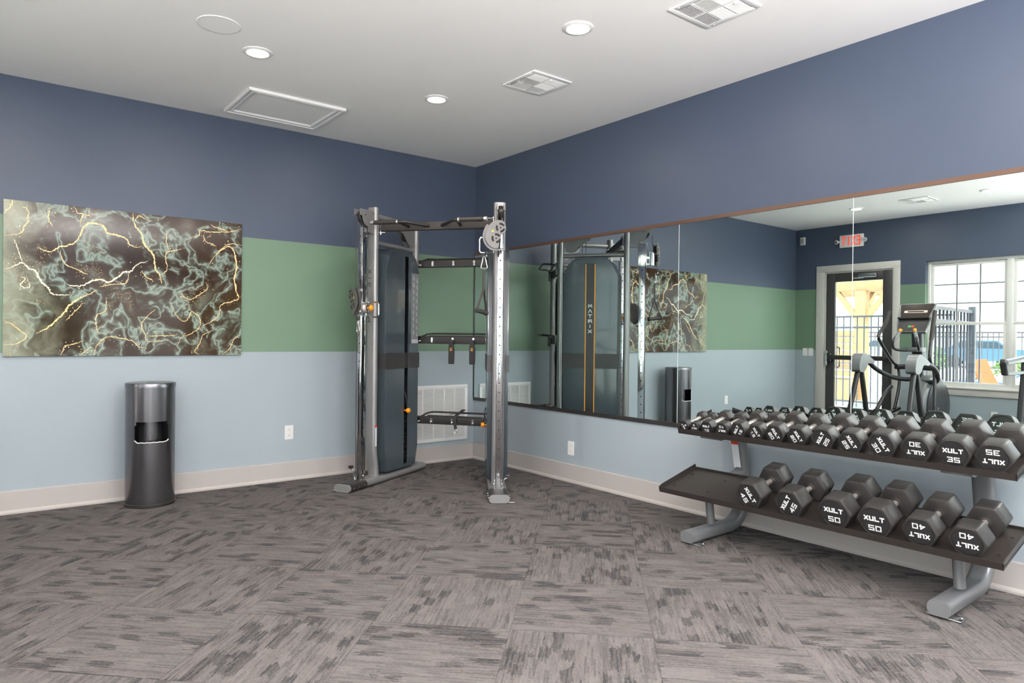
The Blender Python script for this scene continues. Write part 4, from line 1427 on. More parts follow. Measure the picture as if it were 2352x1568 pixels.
def ankle_strap(t, label):
    o = bar_w(t, -.045, 1.228)
    r = thing('ankle_strap', label, 'cuff strap', o, 'cuff straps on the middle bar')
    ax = (BAR(1, 0, 0) - BAR(0, 0, 0)).normalized()
    ny = Vector((ax.y, -ax.x, 0))
    if ny.y > 0:
        ny = -ny
    mp = lambda a, b, d: ax * a + ny * d + Vector((0, 0, b))
    G().prism([(-.020, -.015), (.020, -.015), (.022, -.06), (.028, -.075), (.026, -.20), (.022, -.212), (-.022, -.212), (-.026, -.20), (-.026, -.06)], mp, -.004, .014).build('cuff', M_rubber, r, smooth=20)
    G().prism([(-.012, .012), (.012, .012), (.014, -.06), (-.014, -.06)], mp, .0, .005).build('hanging_tab', M_black, r, smooth=0)
    mk = G()
    for k, z in enumerate((-.066, -.078, -.086)):
        mk.prism([(a - .001, z + b) for a, b in rrect(.022 - .004 * (k == 1), .005, .001)], mp, .014, .0148)
    mk.build('orange_print', M_orangeline, r, smooth=0)
ankle_strap(.495, 'black cuff strap on the middle bar, nearer the left tower')
ankle_strap(.747, 'black cuff strap on the middle bar, nearer the right tower')

def tricep_strap():
    o = bar_w(.545, -.02, .545)
    r = thing('loop_strap', 'black webbing strap with a ring draped over the lowest bar', 'strap', o)
    pts = [bar_w(.53, .155, .56), bar_w(.60, .08, .585), bar_w(.56, -.005, .55), bar_w(.535, -.026, .52), bar_w(.54, -.03, .45), bar_w(.548, -.03, .415)]
    G().sweep(smooth_path([p - o for p in pts], 5), rrect(.005, .03, .002), upv=(.55, -.8, 0)).build('webbing', M_rubber, r)
    pts2 = [bar_w(.44, .05, .54), bar_w(.50, .03, .548), bar_w(.555, .0, .556)]
    G().sweep(smooth_path([p - o for p in pts2], 5), rrect(.026, .005, .002)).build('webbing_tail', M_rubber, r)
    c = bar_w(.549, -.032, .398) - o
    ax = (BAR(1, 0, 0) - BAR(0, 0, 0)).normalized()
    G().tube([c + ax * .016 * math.cos(k * PI / 9) + Vector((0, 0, .018 * math.sin(k * PI / 9))) for k in range(18)], .003, 8, closed=True, upv=(.8, .55, 0)).build('ring', M_steel, r)
tricep_strap()

# ------------------------------------------------------------------ dumbbell rack
TILT = math.radians(14.0)
UPPER = dict(x=-.487, z=.657, y0=-3.045, y1=-4.912, d=.375)
LOWER = dict(x=-.65, z=.290, y0=-3.026, y1=-4.913, d=.392)
def shelf_pt(S, e, n, y):
    """e along the depth of the tilted shelf, n above it"""
    return Vector((S['x'] + e * math.cos(TILT) - n * math.sin(TILT), y, S['z'] + e * math.sin(TILT) + n * math.cos(TILT)))
def dumbbell_rack():
    O = Vector((-.35, -3.9725, 0))
    r = thing('dumbbell_rack', 'two-tier dumbbell rack with black shelves on silver legs, along mirror wall', 'dumbbell rack', O)
    def shelf(S):
        g = G()
        y0, y1, d = S['y0'], S['y1'], S['d']
        # folded sheet: front lip, sloping tray, back lip, end flanges
        sec = [(.0, -.012), (.0, .022), (.004, .022), (.004, .004), (d - .004, .004), (d - .004, .016), (d, .016), (d, 0), (.004, 0), (.004, -.012)]
        vs = [shelf_pt(S, a, b, y) - O for y in (y0, y1) for a, b in sec]
        k = len(sec)
        g.add(vs, [tuple(range(k)), tuple(range(2 * k - 1, k - 1, -1))] + [(i, (i + 1) % k, k + (i + 1) % k, k + i) for i in range(k)])
        for y, s in ((y0, -1), (y1, 1)):
            fl = [(0, -.012), (d, -.004), (d, .036), (.03, .030), (0, .022)]
            g.prism(fl, lambda a, b, dd: shelf_pt(S, a, b, dd) - O, y, y + s * .004)
        sh = g.build('shelf', M_shelf, r, smooth=10)
        sc = G()
        for y in ((y0 - .045, y0 - .30, y1 + .045) if S is LOWER else (y0 - .012, y1 + .006)):
            for e in (.10, .29):
                p, q = shelf_pt(S, e, .004, y) - O, shelf_pt(S, e, .010, y) - O
                sc.cyl(p, q, .008, n=10)
        sc.build('bolts', M_black, sh)
        return sh
    shelf(UPPER)
    shelf(LOWER)
    for yc in (-3.27, -4.672):
        Y = yc - O.y
        # one bent flat-oval tube: foot, curve, upright leaning back, top arm
        path = fillet([(-.665, Y, .046), (-.13, Y, .052), (-.075, Y, .33), (-.16, Y, .70)], .20, 8)
        path = [Vector((p.x - O.x, p.y, p.z)) for p in path]
        leg = G().sweep(path, rrect(.098, .070, .026), side=(0, 1, 0))
        L = leg.build('leg', M_rackgrey, r, smooth=40)
        cap = G().sweep([(-.680 - O.x, Y, .046), (-.664 - O.x, Y, .046)], rrect(.096, .068, .026))
        cap.build('end_cap', M_rackgrey, L)
        fp = G()
        fp.box((-.625 - O.x, Y - .012, .006), (.075, .15, .009), .003)
        fp.cyl((-.61 - O.x, Y - .072, .010), (-.61 - O.x, Y - .072, .014), .008, n=10)
        fp.build('floor_plate', M_steel, L)
        G().cyl((-.14 - O.x, Y, 0), (-.14 - O.x, Y, .022), .028, n=16).build('rubber_foot', M_rubber, L)
        # front strut carrying the lower shelf
        G().tube([(-.44 - O.x, Y - .005, .095), (-.47 - O.x, Y, .33)], .026, 18, upv=(0, 1, 0)).build('strut', M_rackgrey, L)
        for S, xa, xb in ((LOWER, .04, .36), (UPPER, .03, .34)):
            pl = G()
            off = .065 if True else 0
            yy = yc + .055 if S is LOWER else yc + .07
            poly = [(xa, -.002), (xb, -.002), (xb - .02, -.05), (xb - .10, -.06), (xa + .045, -.056), (xa + .012, -.04)]
            pl.prism(poly, lambda a, b, d: shelf_pt(S, a, b, d) - O, yc - .05, yc + .085)
            pl.build('shelf_bracket', M_rackgrey, L, smooth=20)
        # arm of the leg that reaches forward under the lower shelf
        G().sweep([(-.12 - O.x, Y, .37), (-.30 - O.x, Y, .325)], rrect(.09, .07, .02)).build('arm', M_rackgrey, L)
        if yc > -4:
            # label on the front of the upright, just under the upper shelf
            a, b = Vector((-.075, 0, .33)), Vector((-.16, 0, .70))
            t = (b - a).normalized()
            nn = Vector((-t.z, 0, t.x))
            def lp(w_, s_, d_):
                c = a + t * s_ + nn * (.0355 + d_)
                return Vector((c.x - O.x, Y + .012 + w_, c.z))
            lb = G().prism([(-.026, .09), (.026, .09), (.026, .275), (-.026, .275)], lp, 0, .0008).build('warning_label', M_paper, L, smooth=0)
            G().prism([(-.026, .256), (.026, .256), (.026, .285), (-.026, .285)], lp, .0004, .0012).build('label_header', M_red, lb, smooth=0)
    return r
dumbbell_rack()

# ------------------------------------------------------------------ dumbbells
#        across flats, head length
SPEC = {5: (.066, .050), 10: (.084, .062), 15: (.098, .072), 20: (.110, .080), 25: (.121, .088), 30: (.134, .092), 35: (.142, .098), 40: (.146, .106), 45: (.153, .114), 50: (.160, .120)}
GRIP = .128
protos = {}
def hex_ring(x, ap, n_c=8, fil=.22):
    """rounded hexagon in the yz plane, corners left and right"""
    R = ap / math.cos(PI / 6)
    f = ap * fil
    pts = []
    for c in range(6):
        t = c * PI / 3
        d = R - f / math.cos(PI / 6)
        cx, cy = d * math.cos(t), d * math.sin(t)
        for k in range(n_c):
            a = t - PI / 6 + (PI / 3) * k / (n_c - 1)
            pts.append((x, cx + f * math.cos(a), cy + f * math.sin(a)))
    return pts
def circ_ring(x, rad, n_c=8):
    pts = []
    for c in range(6):
        t = c * PI / 3
        for k in range(n_c):
            a = t - PI / 6 + (PI / 3) * k / (n_c - 1) * .98
            pts.append((x, rad * math.cos(a), rad * math.sin(a)))
    return pts
def make_dumbbell(w):
    af, hl = SPEC[w]
    ap = af / 2
    r = bpy.data.objects.new('dumbbell', None)
    r.empty_display_size = .05
    col.objects.link(r)
    L = GRIP / 2 + hl
    for s in (-1, 1):
        g = G()
        bv = ap * .14
        rg = [hex_ring(GRIP / 2, ap - bv), hex_ring(GRIP / 2 + bv * .35, ap - bv * .3), hex_ring(GRIP / 2 + bv, ap),
              hex_ring(L - bv, ap), hex_ring(L - bv * .35, ap - bv * .28), hex_ring(L, ap - bv), circ_ring(L, ap * .885), circ_ring(L - .0035, ap * .865), circ_ring(L - .0035, ap * .835), circ_ring(L - .0008, ap * .82)]
        rg = [[(s * p[0], s * p[1], p[2]) for p in q] for q in rg]
        head = g.rings(rg).build('head', [M_bell], r, smooth=28)
        gf = G().rings([[(s * p[0], s * p[1], p[2]) for p in q] for q in (circ_ring(L - .0012, ap * .818), circ_ring(L - .0002, ap * .815))])
        gf.build('end_face', M_bellface, head, smooth=20)
        lt = G()
        W = ap * 1.22
        gw = W / 4.35
        mp = lambda a, b, d: Vector((s * (L + d), s * a, b))          # read from outside the end
        text_geo(lt, text_shapes('XULT', gw, ap * .32, gw * .13, ap * .082), lambda a, b, d: mp(a, b + ap * .20, d), -.0004, .0006, shear=.0)
        nw = gw * 1.25
        num = str(w)
        text_geo(lt, text_shapes(num, nw, ap * .36, nw * .20, ap * .068), lambda a, b, d: mp(a, b - ap * .42, d), -.0004, .0006)
        lt.build('lettering', M_letter, head, smooth=0)
    hg = G()
    hg.lathe((-GRIP / 2 - .005, 0, 0), (1, 0, 0), [(0, .0145), (.02, .0155), (GRIP / 2 + .005, .0168), (GRIP - .01, .0155), (GRIP + .01, .0145)], 24)
    for s in (-1, 1):
        hg.lathe((s * (GRIP / 2 - .006), 0, 0), (s, 0, 0), [(0, .017), (.002, .024), (.008, .026)], 24, mat=1)
    hg.build('handle', [M_handle, M_bell], r, smooth=40)
    return r
def dup(root):
    c = root.copy()
    col.objects.link(c)
    for ch in root.children:
        d = ch.copy()
        col.objects.link(d)
        d.parent = c
        for g2 in ch.children:
            e = g2.copy()
            col.objects.link(e)
            e.parent = d
    return c
def place(w, S, y, turn, label, group, skew=0.0, gap=.014):
    if w in protos:
        o = dup(protos[w])
    else:
        o = protos[w] = make_dumbbell(w)
    af, hl = SPEC[w]
    L = GRIP / 2 + hl
    c = shelf_pt(S, gap + L, .0045 + af / 2, y)
    o.matrix_world = Matrix.Translation(c) @ Matrix.Rotation(skew, 4, 'Z') @ Matrix.Rotation(-TILT, 4, 'Y') @ Matrix.Rotation(math.radians(turn), 4, 'X')
    tag(o, label, 'dumbbell', group)
    return o
GU, GL = 'hexagonal dumbbells on the upper shelf', 'hexagonal dumbbells on the lower shelf'
for (w, y, turn, lab) in [
    (5, -3.088, -120, 'smallest black dumbbell, at the left end of the upper shelf'),
    (5, -3.168, 180, 'black dumbbell with upside-down 5, second from left on upper shelf'),
    (10, -3.262, 0, 'black dumbbell with upright 10, third from left on upper shelf'),
    (10, -3.377, 180, 'black dumbbell with upside-down 10 on the upper shelf'),
    (15, -3.490, -60, 'black dumbbell marked 15, lettering rising to the right, upper shelf'),
    (15, -3.610, 60, 'black dumbbell marked 15, lettering running down to the right, upper shelf'),
    (20, -3.733, 60, 'black dumbbell marked 20 on the upper shelf, next to the 15s'),
    (20, -3.872, 60, 'black dumbbell marked 20 on the upper shelf, next to the 25s'),
    (25, -4.020, -60, 'black dumbbell marked 25, lettering rising to the right, upper shelf'),
    (25, -4.170, 60, 'black dumbbell marked 25, lettering running down to the right, upper shelf'),
    (30, -4.330, 60, 'black dumbbell marked 30, lettering running down to the right, upper shelf'),
    (30, -4.493, 180, 'black dumbbell with upside-down 30 on the upper shelf'),
    (35, -4.658, 0, 'black dumbbell with upright 35 on the upper shelf'),
    (35, -4.822, 180, 'black dumbbell with upside-down 35, right end of the upper shelf')]:
    place(w, UPPER, y, turn, lab, GU)
for (w, y, turn, lab) in [
    (45, -3.677, 60, 'black dumbbell marked 45, lettering running down, beside the empty shelf end'),
    (45, -3.920, -60, 'black dumbbell marked 45, lettering rising to the right, lower shelf'),
    (50, -4.172, 0, 'black dumbbell marked 50 on the lower shelf, next to the 45s'),
    (50, -4.375, 0, 'black dumbbell marked 50 on the lower shelf, next to the 40s'),
    (40, -4.578, 180, 'black dumbbell with upside-down 40, lower shelf, next to a 50'),
    (40, -4.775, 180, 'black dumbbell with upside-down 40, right end of the lower shelf')]:
    place(w, LOWER, y, turn, lab, GL)
# ------------------------------------------------------------------ elliptical trainer (seen in the mirror)
def elliptical():
    O = Vector((-5.45, -2.12, 0))
    r = thing('elliptical_trainer', 'black and grey elliptical trainer facing the window, seen in the mirror', 'elliptical trainer', O)
    def P(x, y, z):
        k = 1.06
        zz = 1.26 + k * (z - 1.26) if z > .5 else z * .9088
        return Vector((4.137 + k * (x - 4.137), -5.918 + k * (y + 5.918), zz)) - O
    fr = G()
    fr.sweep([P(-5.6, -2.33, .07), P(-3.8, -2.33, .07)], rrect(.10, .08, .02))
    fr.sweep([P(-3.85, -1.93, .05), P(-3.85, -2.73, .05)], rrect(.08, .06, .02))
    fr.sweep([P(-5.5, -2.02, .05), P(-5.5, -2.64, .05)], rrect(.08, .06, .02))
    fr.build('base_frame', M_ell_black, r)
    ms = G().sweep(fillet([P(-5.22, -2.33, .10), P(-5.15, -2.33, .75), P(-5.08, -2.33, 1.46)], .2), rrect(.13, .10, .03), upv=(1, 0, 0))
    ms.build('mast', M_ell_black, r)
    dk = G()
    dk.lathe(P(-5.18, -2.36, .46), (0, -1, 0), [(0, .39), (.03, .41), (.16, .41), (.19, .38)], 56)
    sh = dk.build('flywheel_cover', M_ell_grey, r)
    G().lathe(P(-5.18, -2.55, .46), (0, -1, 0), [(0, .36), (.012, .33), (.018, .20), (.018, .06)], 48).build('cover_disc', M_ell_black, sh)
    G().lathe(P(-5.05, -2.552, .42), (0, -1, 0), [(0, .05), (.04, .045), (.05, .03)], 24).build('crank_hub', M_ell_black, sh)
    # console
    cn = Vector((.86, 0, .51)).normalized()
    cu = Vector((-.51, 0, .86)).normalized()
    cc = P(-5.02, -2.33, 1.60)
    K = lambda a, b, d: cc + Vector((0, a, 0)) + cu * b + cn * d
    body = [(-.17, -.262), (.17, -.262), (.20, -.14), (.222, .15), (.20, .172), (-.20, .172), (-.222, .15), (-.20, -.14)]
    con = G().prism(body, K, -.05, .0).build('console', M_ell_grey, r)
    G().prism([(-.17, -.035), (.17, -.035), (.205, .15), (.19, .162), (-.19, .162), (-.205, .15)], K, 0, .006).build('display_glass', M_ell_screen, con)
    G().prism([(-.165, -.250), (.165, -.250), (.185, -.07), (-.185, -.07)], K, 0, .006).build('key_panel', M_ell_black, con)
    rd = G()
    for (a, b, w, h) in ((0, .058, .20, .006), (0, .030, .20, .006), (-.12, .044, .04, .032), (.12, .044, .04, .032)):
        rd.prism([(a + x, b + y) for x, y in rrect(w, h, .001)], K, .006, .0068)
    rd.build('readout', M_lcd, con, smooth=0)
    G().sweep([K(-.19, -.06, .02), K(.19, -.06, .02)], rrect(.05, .026, .01)).build('shelf_lip', M_grip, con)
    G().prism([(a - .012, b - .185) for a, b in rrect(.032, .028, .004)], K, .006, .010).build('stop_button', M_red, con)
    G().prism([(a + .028, b - .185) for a, b in rrect(.038, .028, .004)], K, .006, .010).build('start_button', M_green, con)
    # fixed grips in front of the console
    fg = G()
    for s, y in ((1, -2.22), (-1, -2.42)):
        fg.tube(smooth_path([P(-5.05, -2.33, 1.17), P(-4.92, y - .01 * s, 1.16), P(-4.80, y + .04 * s, 1.18), P(-4.76, y + .04 * s, 1.26), P(-4.80, y + .01 * s, 1.34)], 6), .018, 12)
    fx = fg.build('fixed_handlebar', M_ell_black, r)
    gp = G()
    for s, y in ((1, -2.22), (-1, -2.42)):
        gp.tube([P(-4.77, y + .035 * s, 1.27), P(-4.82, y - .01 * s, 1.385)], .022, 12)
    gp.build('pulse_grips', M_ell_grey, fx)
    og = G()
    for s, y in ((1, -2.22), (-1, -2.42)):
        og.tube([P(-4.822, y - .012 * s, 1.39), P(-4.835, y - .022 * s, 1.42)], .022, 12)
    og.build('orange_tips', M_orange, fx)
    G().box(P(-5.03, -2.33, 1.17), (.16, .22, .06), .02).build('handlebar_tray', M_ell_grey, r)
    # swinging handlebars
    for pts in ([(-4.95, -2.06, 1.64), (-4.80, -2.08, 1.50), (-4.58, -2.09, 1.34), (-4.66, -2.09, 1.24), (-4.95, -2.09, 1.03), (-5.12, -2.10, .93), (-5.05, -2.14, .72), (-4.9, -2.15, .42)],
                [(-4.92, -2.59, 1.64), (-4.85, -2.59, 1.42), (-4.76, -2.60, 1.15), (-4.76, -2.60, 1.05), (-4.86, -2.60, .94), (-4.85, -2.62, .80), (-4.80, -2.64, .52), (-4.80, -2.64, .25)]):
        sb = G().tube(smooth_path([P(*p) for p in pts], 6), .021, 14)
        so = sb.build('swing_handlebar', M_ell_black, r)
        G().tube(smooth_path([P(*p) for p in pts[:3]], 6)[:10], .0255, 14).build('foam_grip', M_grip, so)
    pv = G()
    pv.cyl(P(-5.10, -2.07, .95), P(-5.12, -2.33, .95), .035, n=18)
    pv.cyl(P(-4.9, -2.63, .95), P(-5.1, -2.33, .95), .035, n=18)
    pv.build('pivot_axle', M_ell_black, r)
    # rear frames on the user's side
    for s, y in ((1, -2.045), (-1, -2.655)):
        lg = G()
        lg.sweep([P(-4.19, y, 1.0), P(-4.02, y + .02 * s, .5), P(-3.86, y + .04 * s, .06)], rrect(.055, .05, .015), upv=(1, 0, .3))
        lg.sweep([P(-4.22, y, .98), P(-4.36, y, .5), P(-4.50, y + .02 * s, .06)], rrect(.055, .05, .015), upv=(1, 0, .3))
        lo = lg.build('rear_frame', M_ell_black, r)
        hs = G()
        pl = [(-4.08, .93), (-4.10, 1.05), (-4.16, 1.115), (-4.24, 1.12), (-4.36, 1.075), (-4.46, 1.03), (-4.44, .995), (-4.30, 1.0), (-4.24, .93), (-4.16, .90)]
        hs.prism([(p.x, p.y) for p in smooth_path([Vector((a, b, 0)) for a, b in pl], 3, closed=True)], lambda a, b, d: P(a, d, b), y - .055, y + .055)
        hs.build('pivot_housing', M_ell_grey, lo)
        if s > 0:
            pts = [(-4.42, y, 1.02), (-4.58, y - .02, .93), (-4.80, y - .08, .84), (-5.0, y - .16, .80), (-5.12, y - .22, .80)]
        else:
            pts = [(-4.42, y, 1.02), (-4.62, y - .02, .98), (-4.82, y - .0, .89), (-4.92, y + .04, .80), (-4.97, y + .14, .775), (-5.0, y + .24, .775)]
        G().tube(smooth_path([P(*p) for p in pts], 6), .030, 14).build('link_arm', M_ell_black, lo)
    for s, y in ((1, -2.14), (-1, -2.52)):
        pd = G()
        pd.sweep([P(-5.05, y, .42), P(-4.55, y, .33), P(-4.0, y, .42)], rrect(.05, .05, .015))
        po = pd.build('pedal_arm', M_ell_black, r)
        G().box(P(-4.4, y, .375), (.36, .15, .03), .01).build('pedal', M_rubber, po)
    bt = smooth_path([P(-5.0, -2.07, .70), P(-4.86, -2.05, .60), P(-4.70, -2.03, .42)], 5)
    G().tube(bt, .026, 12).build('coupler_arm', M_ell_black, r)
    return r
elliptical()

def treadmill():
    yc = -3.98
    O = Vector((-5.3, -3.75, 0))
    r = thing('treadmill', 'grey and black treadmill reflected at the right edge beneath the window', 'treadmill', O)
    def P(x, y, z):
        k = 1.12
        zz = 1.26 + k * (z - 1.26) if z > .6 else z * .868
        return Vector((4.137 + k * (x - 4.137), -5.918 + k * (y + 5.918), zz)) - O
    dk = G().box(Vector((-5.25, -3.75, .12)) - O, (1.95, .82, .16), .03)
    dk.box(Vector((-5.98, -3.75, .24)) - O, (.42, .82, .18), .05)
    dk.build('deck', M_ell_black, r)
    G().box(Vector((-5.10, -3.75, .203)) - O, (1.55, .50, .012), .004).build('running_belt', M_rubber, r)
    for s in (-1, 1):
        y = yc + s * .43
        up = G().sweep([P(-4.55, y, .14), P(-4.62, y, .60), P(-4.72, y, 1.05)], rrect(.07, .12, .02), upv=(1, 0, .2))
        up.build('upright', M_ell_black, r)
        hr = G()
        hr.sweep([P(-4.12, y + .02 * s, 1.06), P(-4.75, y, 1.10)], rrect(.075, .075, .03))
        hr.sweep([P(-4.16, y + .02 * s, .945), P(-4.68, y, .95)], rrect(.045, .04, .012))
        ho = hr.build('handrail', M_ell_grey, r)
        G().sweep(fillet([P(-4.10, y + .02 * s, 1.085), P(-4.085, y + .02 * s, 1.06), P(-4.14, y + .02 * s, .94)], .03), rrect(.07, .05, .02), upv=(1, 0, .3)).build('rail_cap', M_ell_black, ho)
    G().box(P(-4.86, yc, 1.16), (.26, .98, .10), .03).build('console_tray', M_ell_grey, r)
    cs = G().box(P(-4.98, yc, 1.36), (.06, .62, .38), .02, rot=Matrix.Rotation(-.3, 4, 'Y'))
    co = cs.build('console', M_ell_black, r)
    G().box(P(-4.948, yc, 1.37), (.01, .50, .26), .002, rot=Matrix.Rotation(-.3, 4, 'Y')).build('display_glass', M_ell_screen, co)
treadmill()

# ------------------------------------------------------------------ outside the window wall
XO = XW0
gr = G()
gr.box(((XO - 75) / 2, 5, -.11), (75 + XO, 70, .1))
struct(gr.build('ground', M_concrete, smooth=0))
tag(G().box((-10.1, .35, -.050), (1.9, 1.2, .02)).build('pool_water', M_pool, smooth=0), 'strip of blue green pool water on the terrace beyond the door', 'pool')

def fence(label, p0, p1, h, pitch, th, post_t=(0.0, 1.0), low=.12, post_w=.05):
    p0, p1 = Vector(p0), Vector(p1)
    d = p1 - p0
    L = d.length
    a = math.atan2(d.y, d.x)
    r = thing('picket_fence', label, 'fence', (p0 + p1) / 2 + Vector((0, 0, 0)))
    o = (p0 + p1) / 2
    g = G()
    n = int(L / pitch)
    for k in range(n + 1):
        c = p0 + d * (k + .5) / (n + 1) - o
        g.box(c + Vector((0, 0, (h + low) / 2)), (th, th, h - low - .01), rot=a)
    g.build('pickets', M_fence, r, smooth=0)
    rl = G()
    for z in (h - .02, h - .22, low + .10):
        rl.box(Vector((0, 0, z)), (L, th * 1.7, th * 1.9), rot=a)
    rl.build('rails', M_fence, r, smooth=0)
    for t in post_t:
        c = p0 + d * t - o
        G().box(c + Vector((0, 0, (h + .07) / 2)), (post_w, post_w, h + .07), .005, rot=a).build('post', M_fence, r)
    return r
fence('black picket fence crossing in front of the pergola, seen through the exit door', (-8.6, 2.6, -.06), (-8.6, -1.5, -.06), 1.80, .125, .018, (0.0, .5), post_w=.05)
fence('dark picket fence running away from the window, ending at a thick post', (-6.75, -1.68, -.06), (-9.6, -1.46, -.06), 1.88, .20, .028, (1.0,), post_w=.10)
fence('long thin black fence along the far side of the pool terrace', (-31, -9, -.06), (-31, 15, -.06), 1.80, .21, .03, (0, .2, .4, .6, .8, 1), post_w=.06)

def pergola(label, x, ys, depth, zb, beam=.27):
    O = Vector((x, sum(ys) / len(ys), 0))
    r = thing('pergola', label, 'pergola', O)
    P = lambda a, b, c: Vector((a, b, c)) - O
    for yy in ys:
        for xx in (x, x - depth):
            po = G().box(P(xx, yy, zb / 2 - .03), (.23, .23, zb + .06), .01).build('post', MWOOD, r)
    for xx in (x, x - depth):
        b = G().box(P(xx, sum(ys) / 2, zb + beam / 2), (.12, abs(ys[1] - ys[0]) + .9, beam), .01)
        b.build('beam', MWOOD, r)
    for yy in ys:
        G().box(P(x - depth / 2, yy, zb + beam / 2 - .03), (depth, .12, beam - .06), .01).build('beam', MWOOD, r)
    for yy in ys:
        for s in (-1, 1):
            G().sweep([P(x, yy + s * .02, zb - .72), P(x, yy + s * .62, zb + .06)], rrect(.11, .11, .005)).build('knee_brace', MWOOD, r)
        G().sweep([P(x - .02, yy, zb - .72), P(x - .62, yy, zb + .06)], rrect(.11, .11, .005)).build('knee_brace', MWOOD, r)
    n = int(depth / .55)
    for k in range(n + 1):
        G().box(P(x - depth * (k + .0) / n, sum(ys) / 2, zb + beam + .07), (.05, abs(ys[1] - ys[0]) + 1.1, .14)).build('rafter', MWOOD, r, smooth=0)
    return r
pergola('cedar timber pergola with braced posts seen through the exit door', -11.6, (1.36, 5.4), 1.9, 2.40)
pergola('second timber pergola beyond the pool, glimpsed at the right window', -15.2, (-1.45, -5.6), 3.0, 2.28, .30)
sc = thing('privacy_screen', 'timber plank screen standing behind the pergola post', 'screen', (-13.0, 3.2, -.06))
pk = G()
for k in range(9):
    pk.box((0, 0, .2 + k * .165), (.03, 2.4, .14), .004)
pk.build('planks', MWOOD, sc)
for s in (-1, 1):
    G().box((-.03, s * 1.1, .85), (.05, .08, 1.7)).build('post', MWOOD, sc)
pb = thing('planter_box', 'low timber planter box at the foot of the pergola post', 'planter', (-11.2, 1.62, -.06))
G().box((0, 0, .24), (.42, .5, .48), .01).build('box', MWOOD, pb)
G().box((0, 0, .475), (.36, .44, .02)).build('soil', M_darkgap, pb, smooth=0)

def lounger(x, y, rz, label, m, grp, chair=False):
    r = thing('sun_lounger', label, 'sun lounger', (x, y, -.06), grp, rz)
    s = G()
    s.sweep([(-.75, 0, .36), (.35, 0, .34)], rrect(.60, .06, .02))
    s.build('seat', m, r)
    G().sweep([(.35, 0, .34), (.62, 0, .55), (.86, 0, .84)], rrect(.60, .05, .02)).build('backrest', m, r)
    for (a, b) in ((-.62, .25), (-.62, -.25), (.30, .25), (.30, -.25)):
        G().cyl((a, b, .33), (a * 1.08, b * 1.1, 0), .035, .03, n=10).build('leg', m, r)
    return r
lounger(-13.35, -.55, math.radians(250), 'white sun lounger on the terrace just beyond the thick fence post', M_lounger, 'white sun loungers')
lounger(-16.5, 3.3, math.radians(200), 'white sun lounger on the terrace seen low through the door glass', M_lounger, 'white sun loungers')
lounger(-15.2, 2.7, math.radians(170), 'white sun lounger beside the pool strip, seen through the door glass', M_lounger, 'white sun loungers')
lounger(-15.7, .15, math.radians(255), 'dark blue sun lounger behind the white one outside the window', M_car, None)

def swoop_chair(x, y, rz, label):
    r = thing('pool_chair', label, 'pool chair', (x, y, -.06), 'orange pool chairs', rz)
    pts = smooth_path([(-.75, 0, .12), (-.45, 0, .03), (0, 0, .22), (.25, 0, .30), (.45, 0, .62), (.62, 0, 1.0)], 6)
    G().sweep(pts, rrect(.55, .05, .02)).build('shell', M_orangechair, r)
    G().box((.1, 0, .09), (.35, .40, .22), .03).build('base', M_orangechair, r)
swoop_chair(-10.7, -1.78, math.radians(100), 'orange moulded pool chair outside the window, left of the mullion')
swoop_chair(-11.6, -2.35, math.radians(100), 'orange moulded pool chair outside the window, right of the mullion')

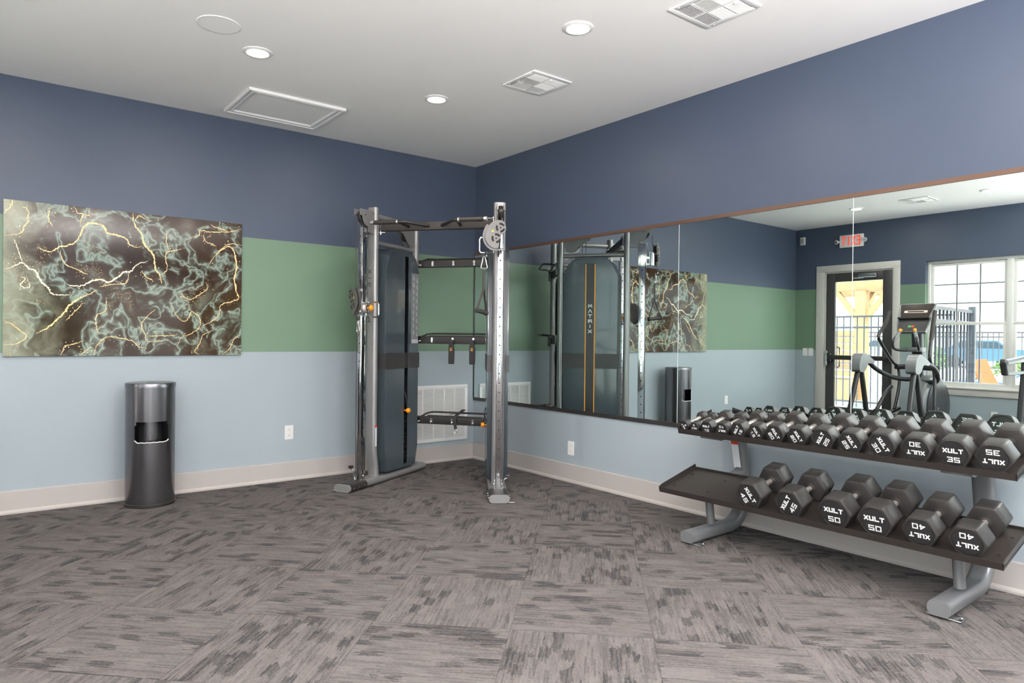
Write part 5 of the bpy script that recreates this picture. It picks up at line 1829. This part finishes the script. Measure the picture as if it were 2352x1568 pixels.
def car(x, y, rz, label, m):
    r = thing('car', label, 'car', (x, y, -.06), None, rz)
    prof = [(-2.2, .35), (-2.25, .75), (-2.1, .95), (-1.2, 1.0), (-.6, 1.45), (1.0, 1.47), (1.7, 1.02), (2.2, .95), (2.25, .6), (2.2, .3)]
    G().prism(prof, lambda a, b, d: Vector((a, d, b)), -.88, .88).build('body', m, r)
    wn_ = G()
    for s in (-1, 1):
        wn_.prism([(-1.05, 1.02), (-.55, 1.38), (.95, 1.40), (1.5, 1.04)], lambda a, b, d: Vector((a, d, b)), s * .875, s * .89)
    wn_.build('windows', M_cardark, r, smooth=0)
    for a in (-1.35, 1.4):
        for s in (-1, 1):
            G().cyl((a, s * .72, .33), (a, s * .9, .33), .33, n=24, bev=.03).build('wheel', M_rubber, r)
car(-40.0, 7.75, math.radians(78), 'blue car parked beyond the far fence outside the window', M_car)
car(-41.0, 13.0, math.radians(80), 'dark car parked beyond the far fence, left of the blue one', M_ell_grey)

bd = thing('garage_building', 'long low white building with brown roof beyond the far fence', 'building', (-54, 10, -.06))
G().box((0, 0, .85), (7, 44, 1.7)).build('walls', M_stucco, bd, smooth=0)
G().prism([(-4, 1.7), (4, 1.7), (0, 2.15)], lambda a, b, d: Vector((a, d, b)), -22.6, 22.6).build('roof', M_roof, bd, smooth=0)
for k in range(9):
    G().box((3.52, -19 + k * 4.6, .78), (.08, 2.7, 1.3)).build('garage_door', M_winframe, bd, smooth=0)

def shrub(x, y, h, label, seed):
    r = random.Random(seed)
    g = G()
    for k in range(260):
        t, p_ = r.uniform(0, 2 * PI), r.uniform(0, 1)
        rad = h * .55 * math.sqrt(r.random())
        c = Vector((rad * math.cos(t), rad * math.sin(t), h * (.15 + .8 * p_ * math.sqrt(max(.05, 1 - (rad / (h * .6)) ** 2)))))
        d = Vector((r.uniform(-1, 1), r.uniform(-1, 1), r.uniform(-.2, 1))).normalized()
        s = d.orthogonal().normalized()
        l, w_ = h * .14, h * .06
        g.add([c - s * w_ * .2, c + d * l * .5 - s * w_, c + d * l, c + d * l * .5 + s * w_], [(0, 1, 2, 3)])
    o = thing('shrub', label, 'shrub', (x, y, -.06), 'shrubs along the terrace edge')
    g.build('foliage', M_leaf, o, smooth=0, recalc=False)
    G().cyl((0, 0, 0), (0, 0, h * .4), h * .04, n=8).build('stem', MWOOD, o)
shrub(-25.6, 2.5, .9, 'green shrub outside the right hand window sash', 1)
shrub(-16.7, .75, .55, 'low green plant beside the dark blue lounger', 2)
shrub(-29.5, 6.6, 1.2, 'green shrub beyond the dark picket fence', 3)
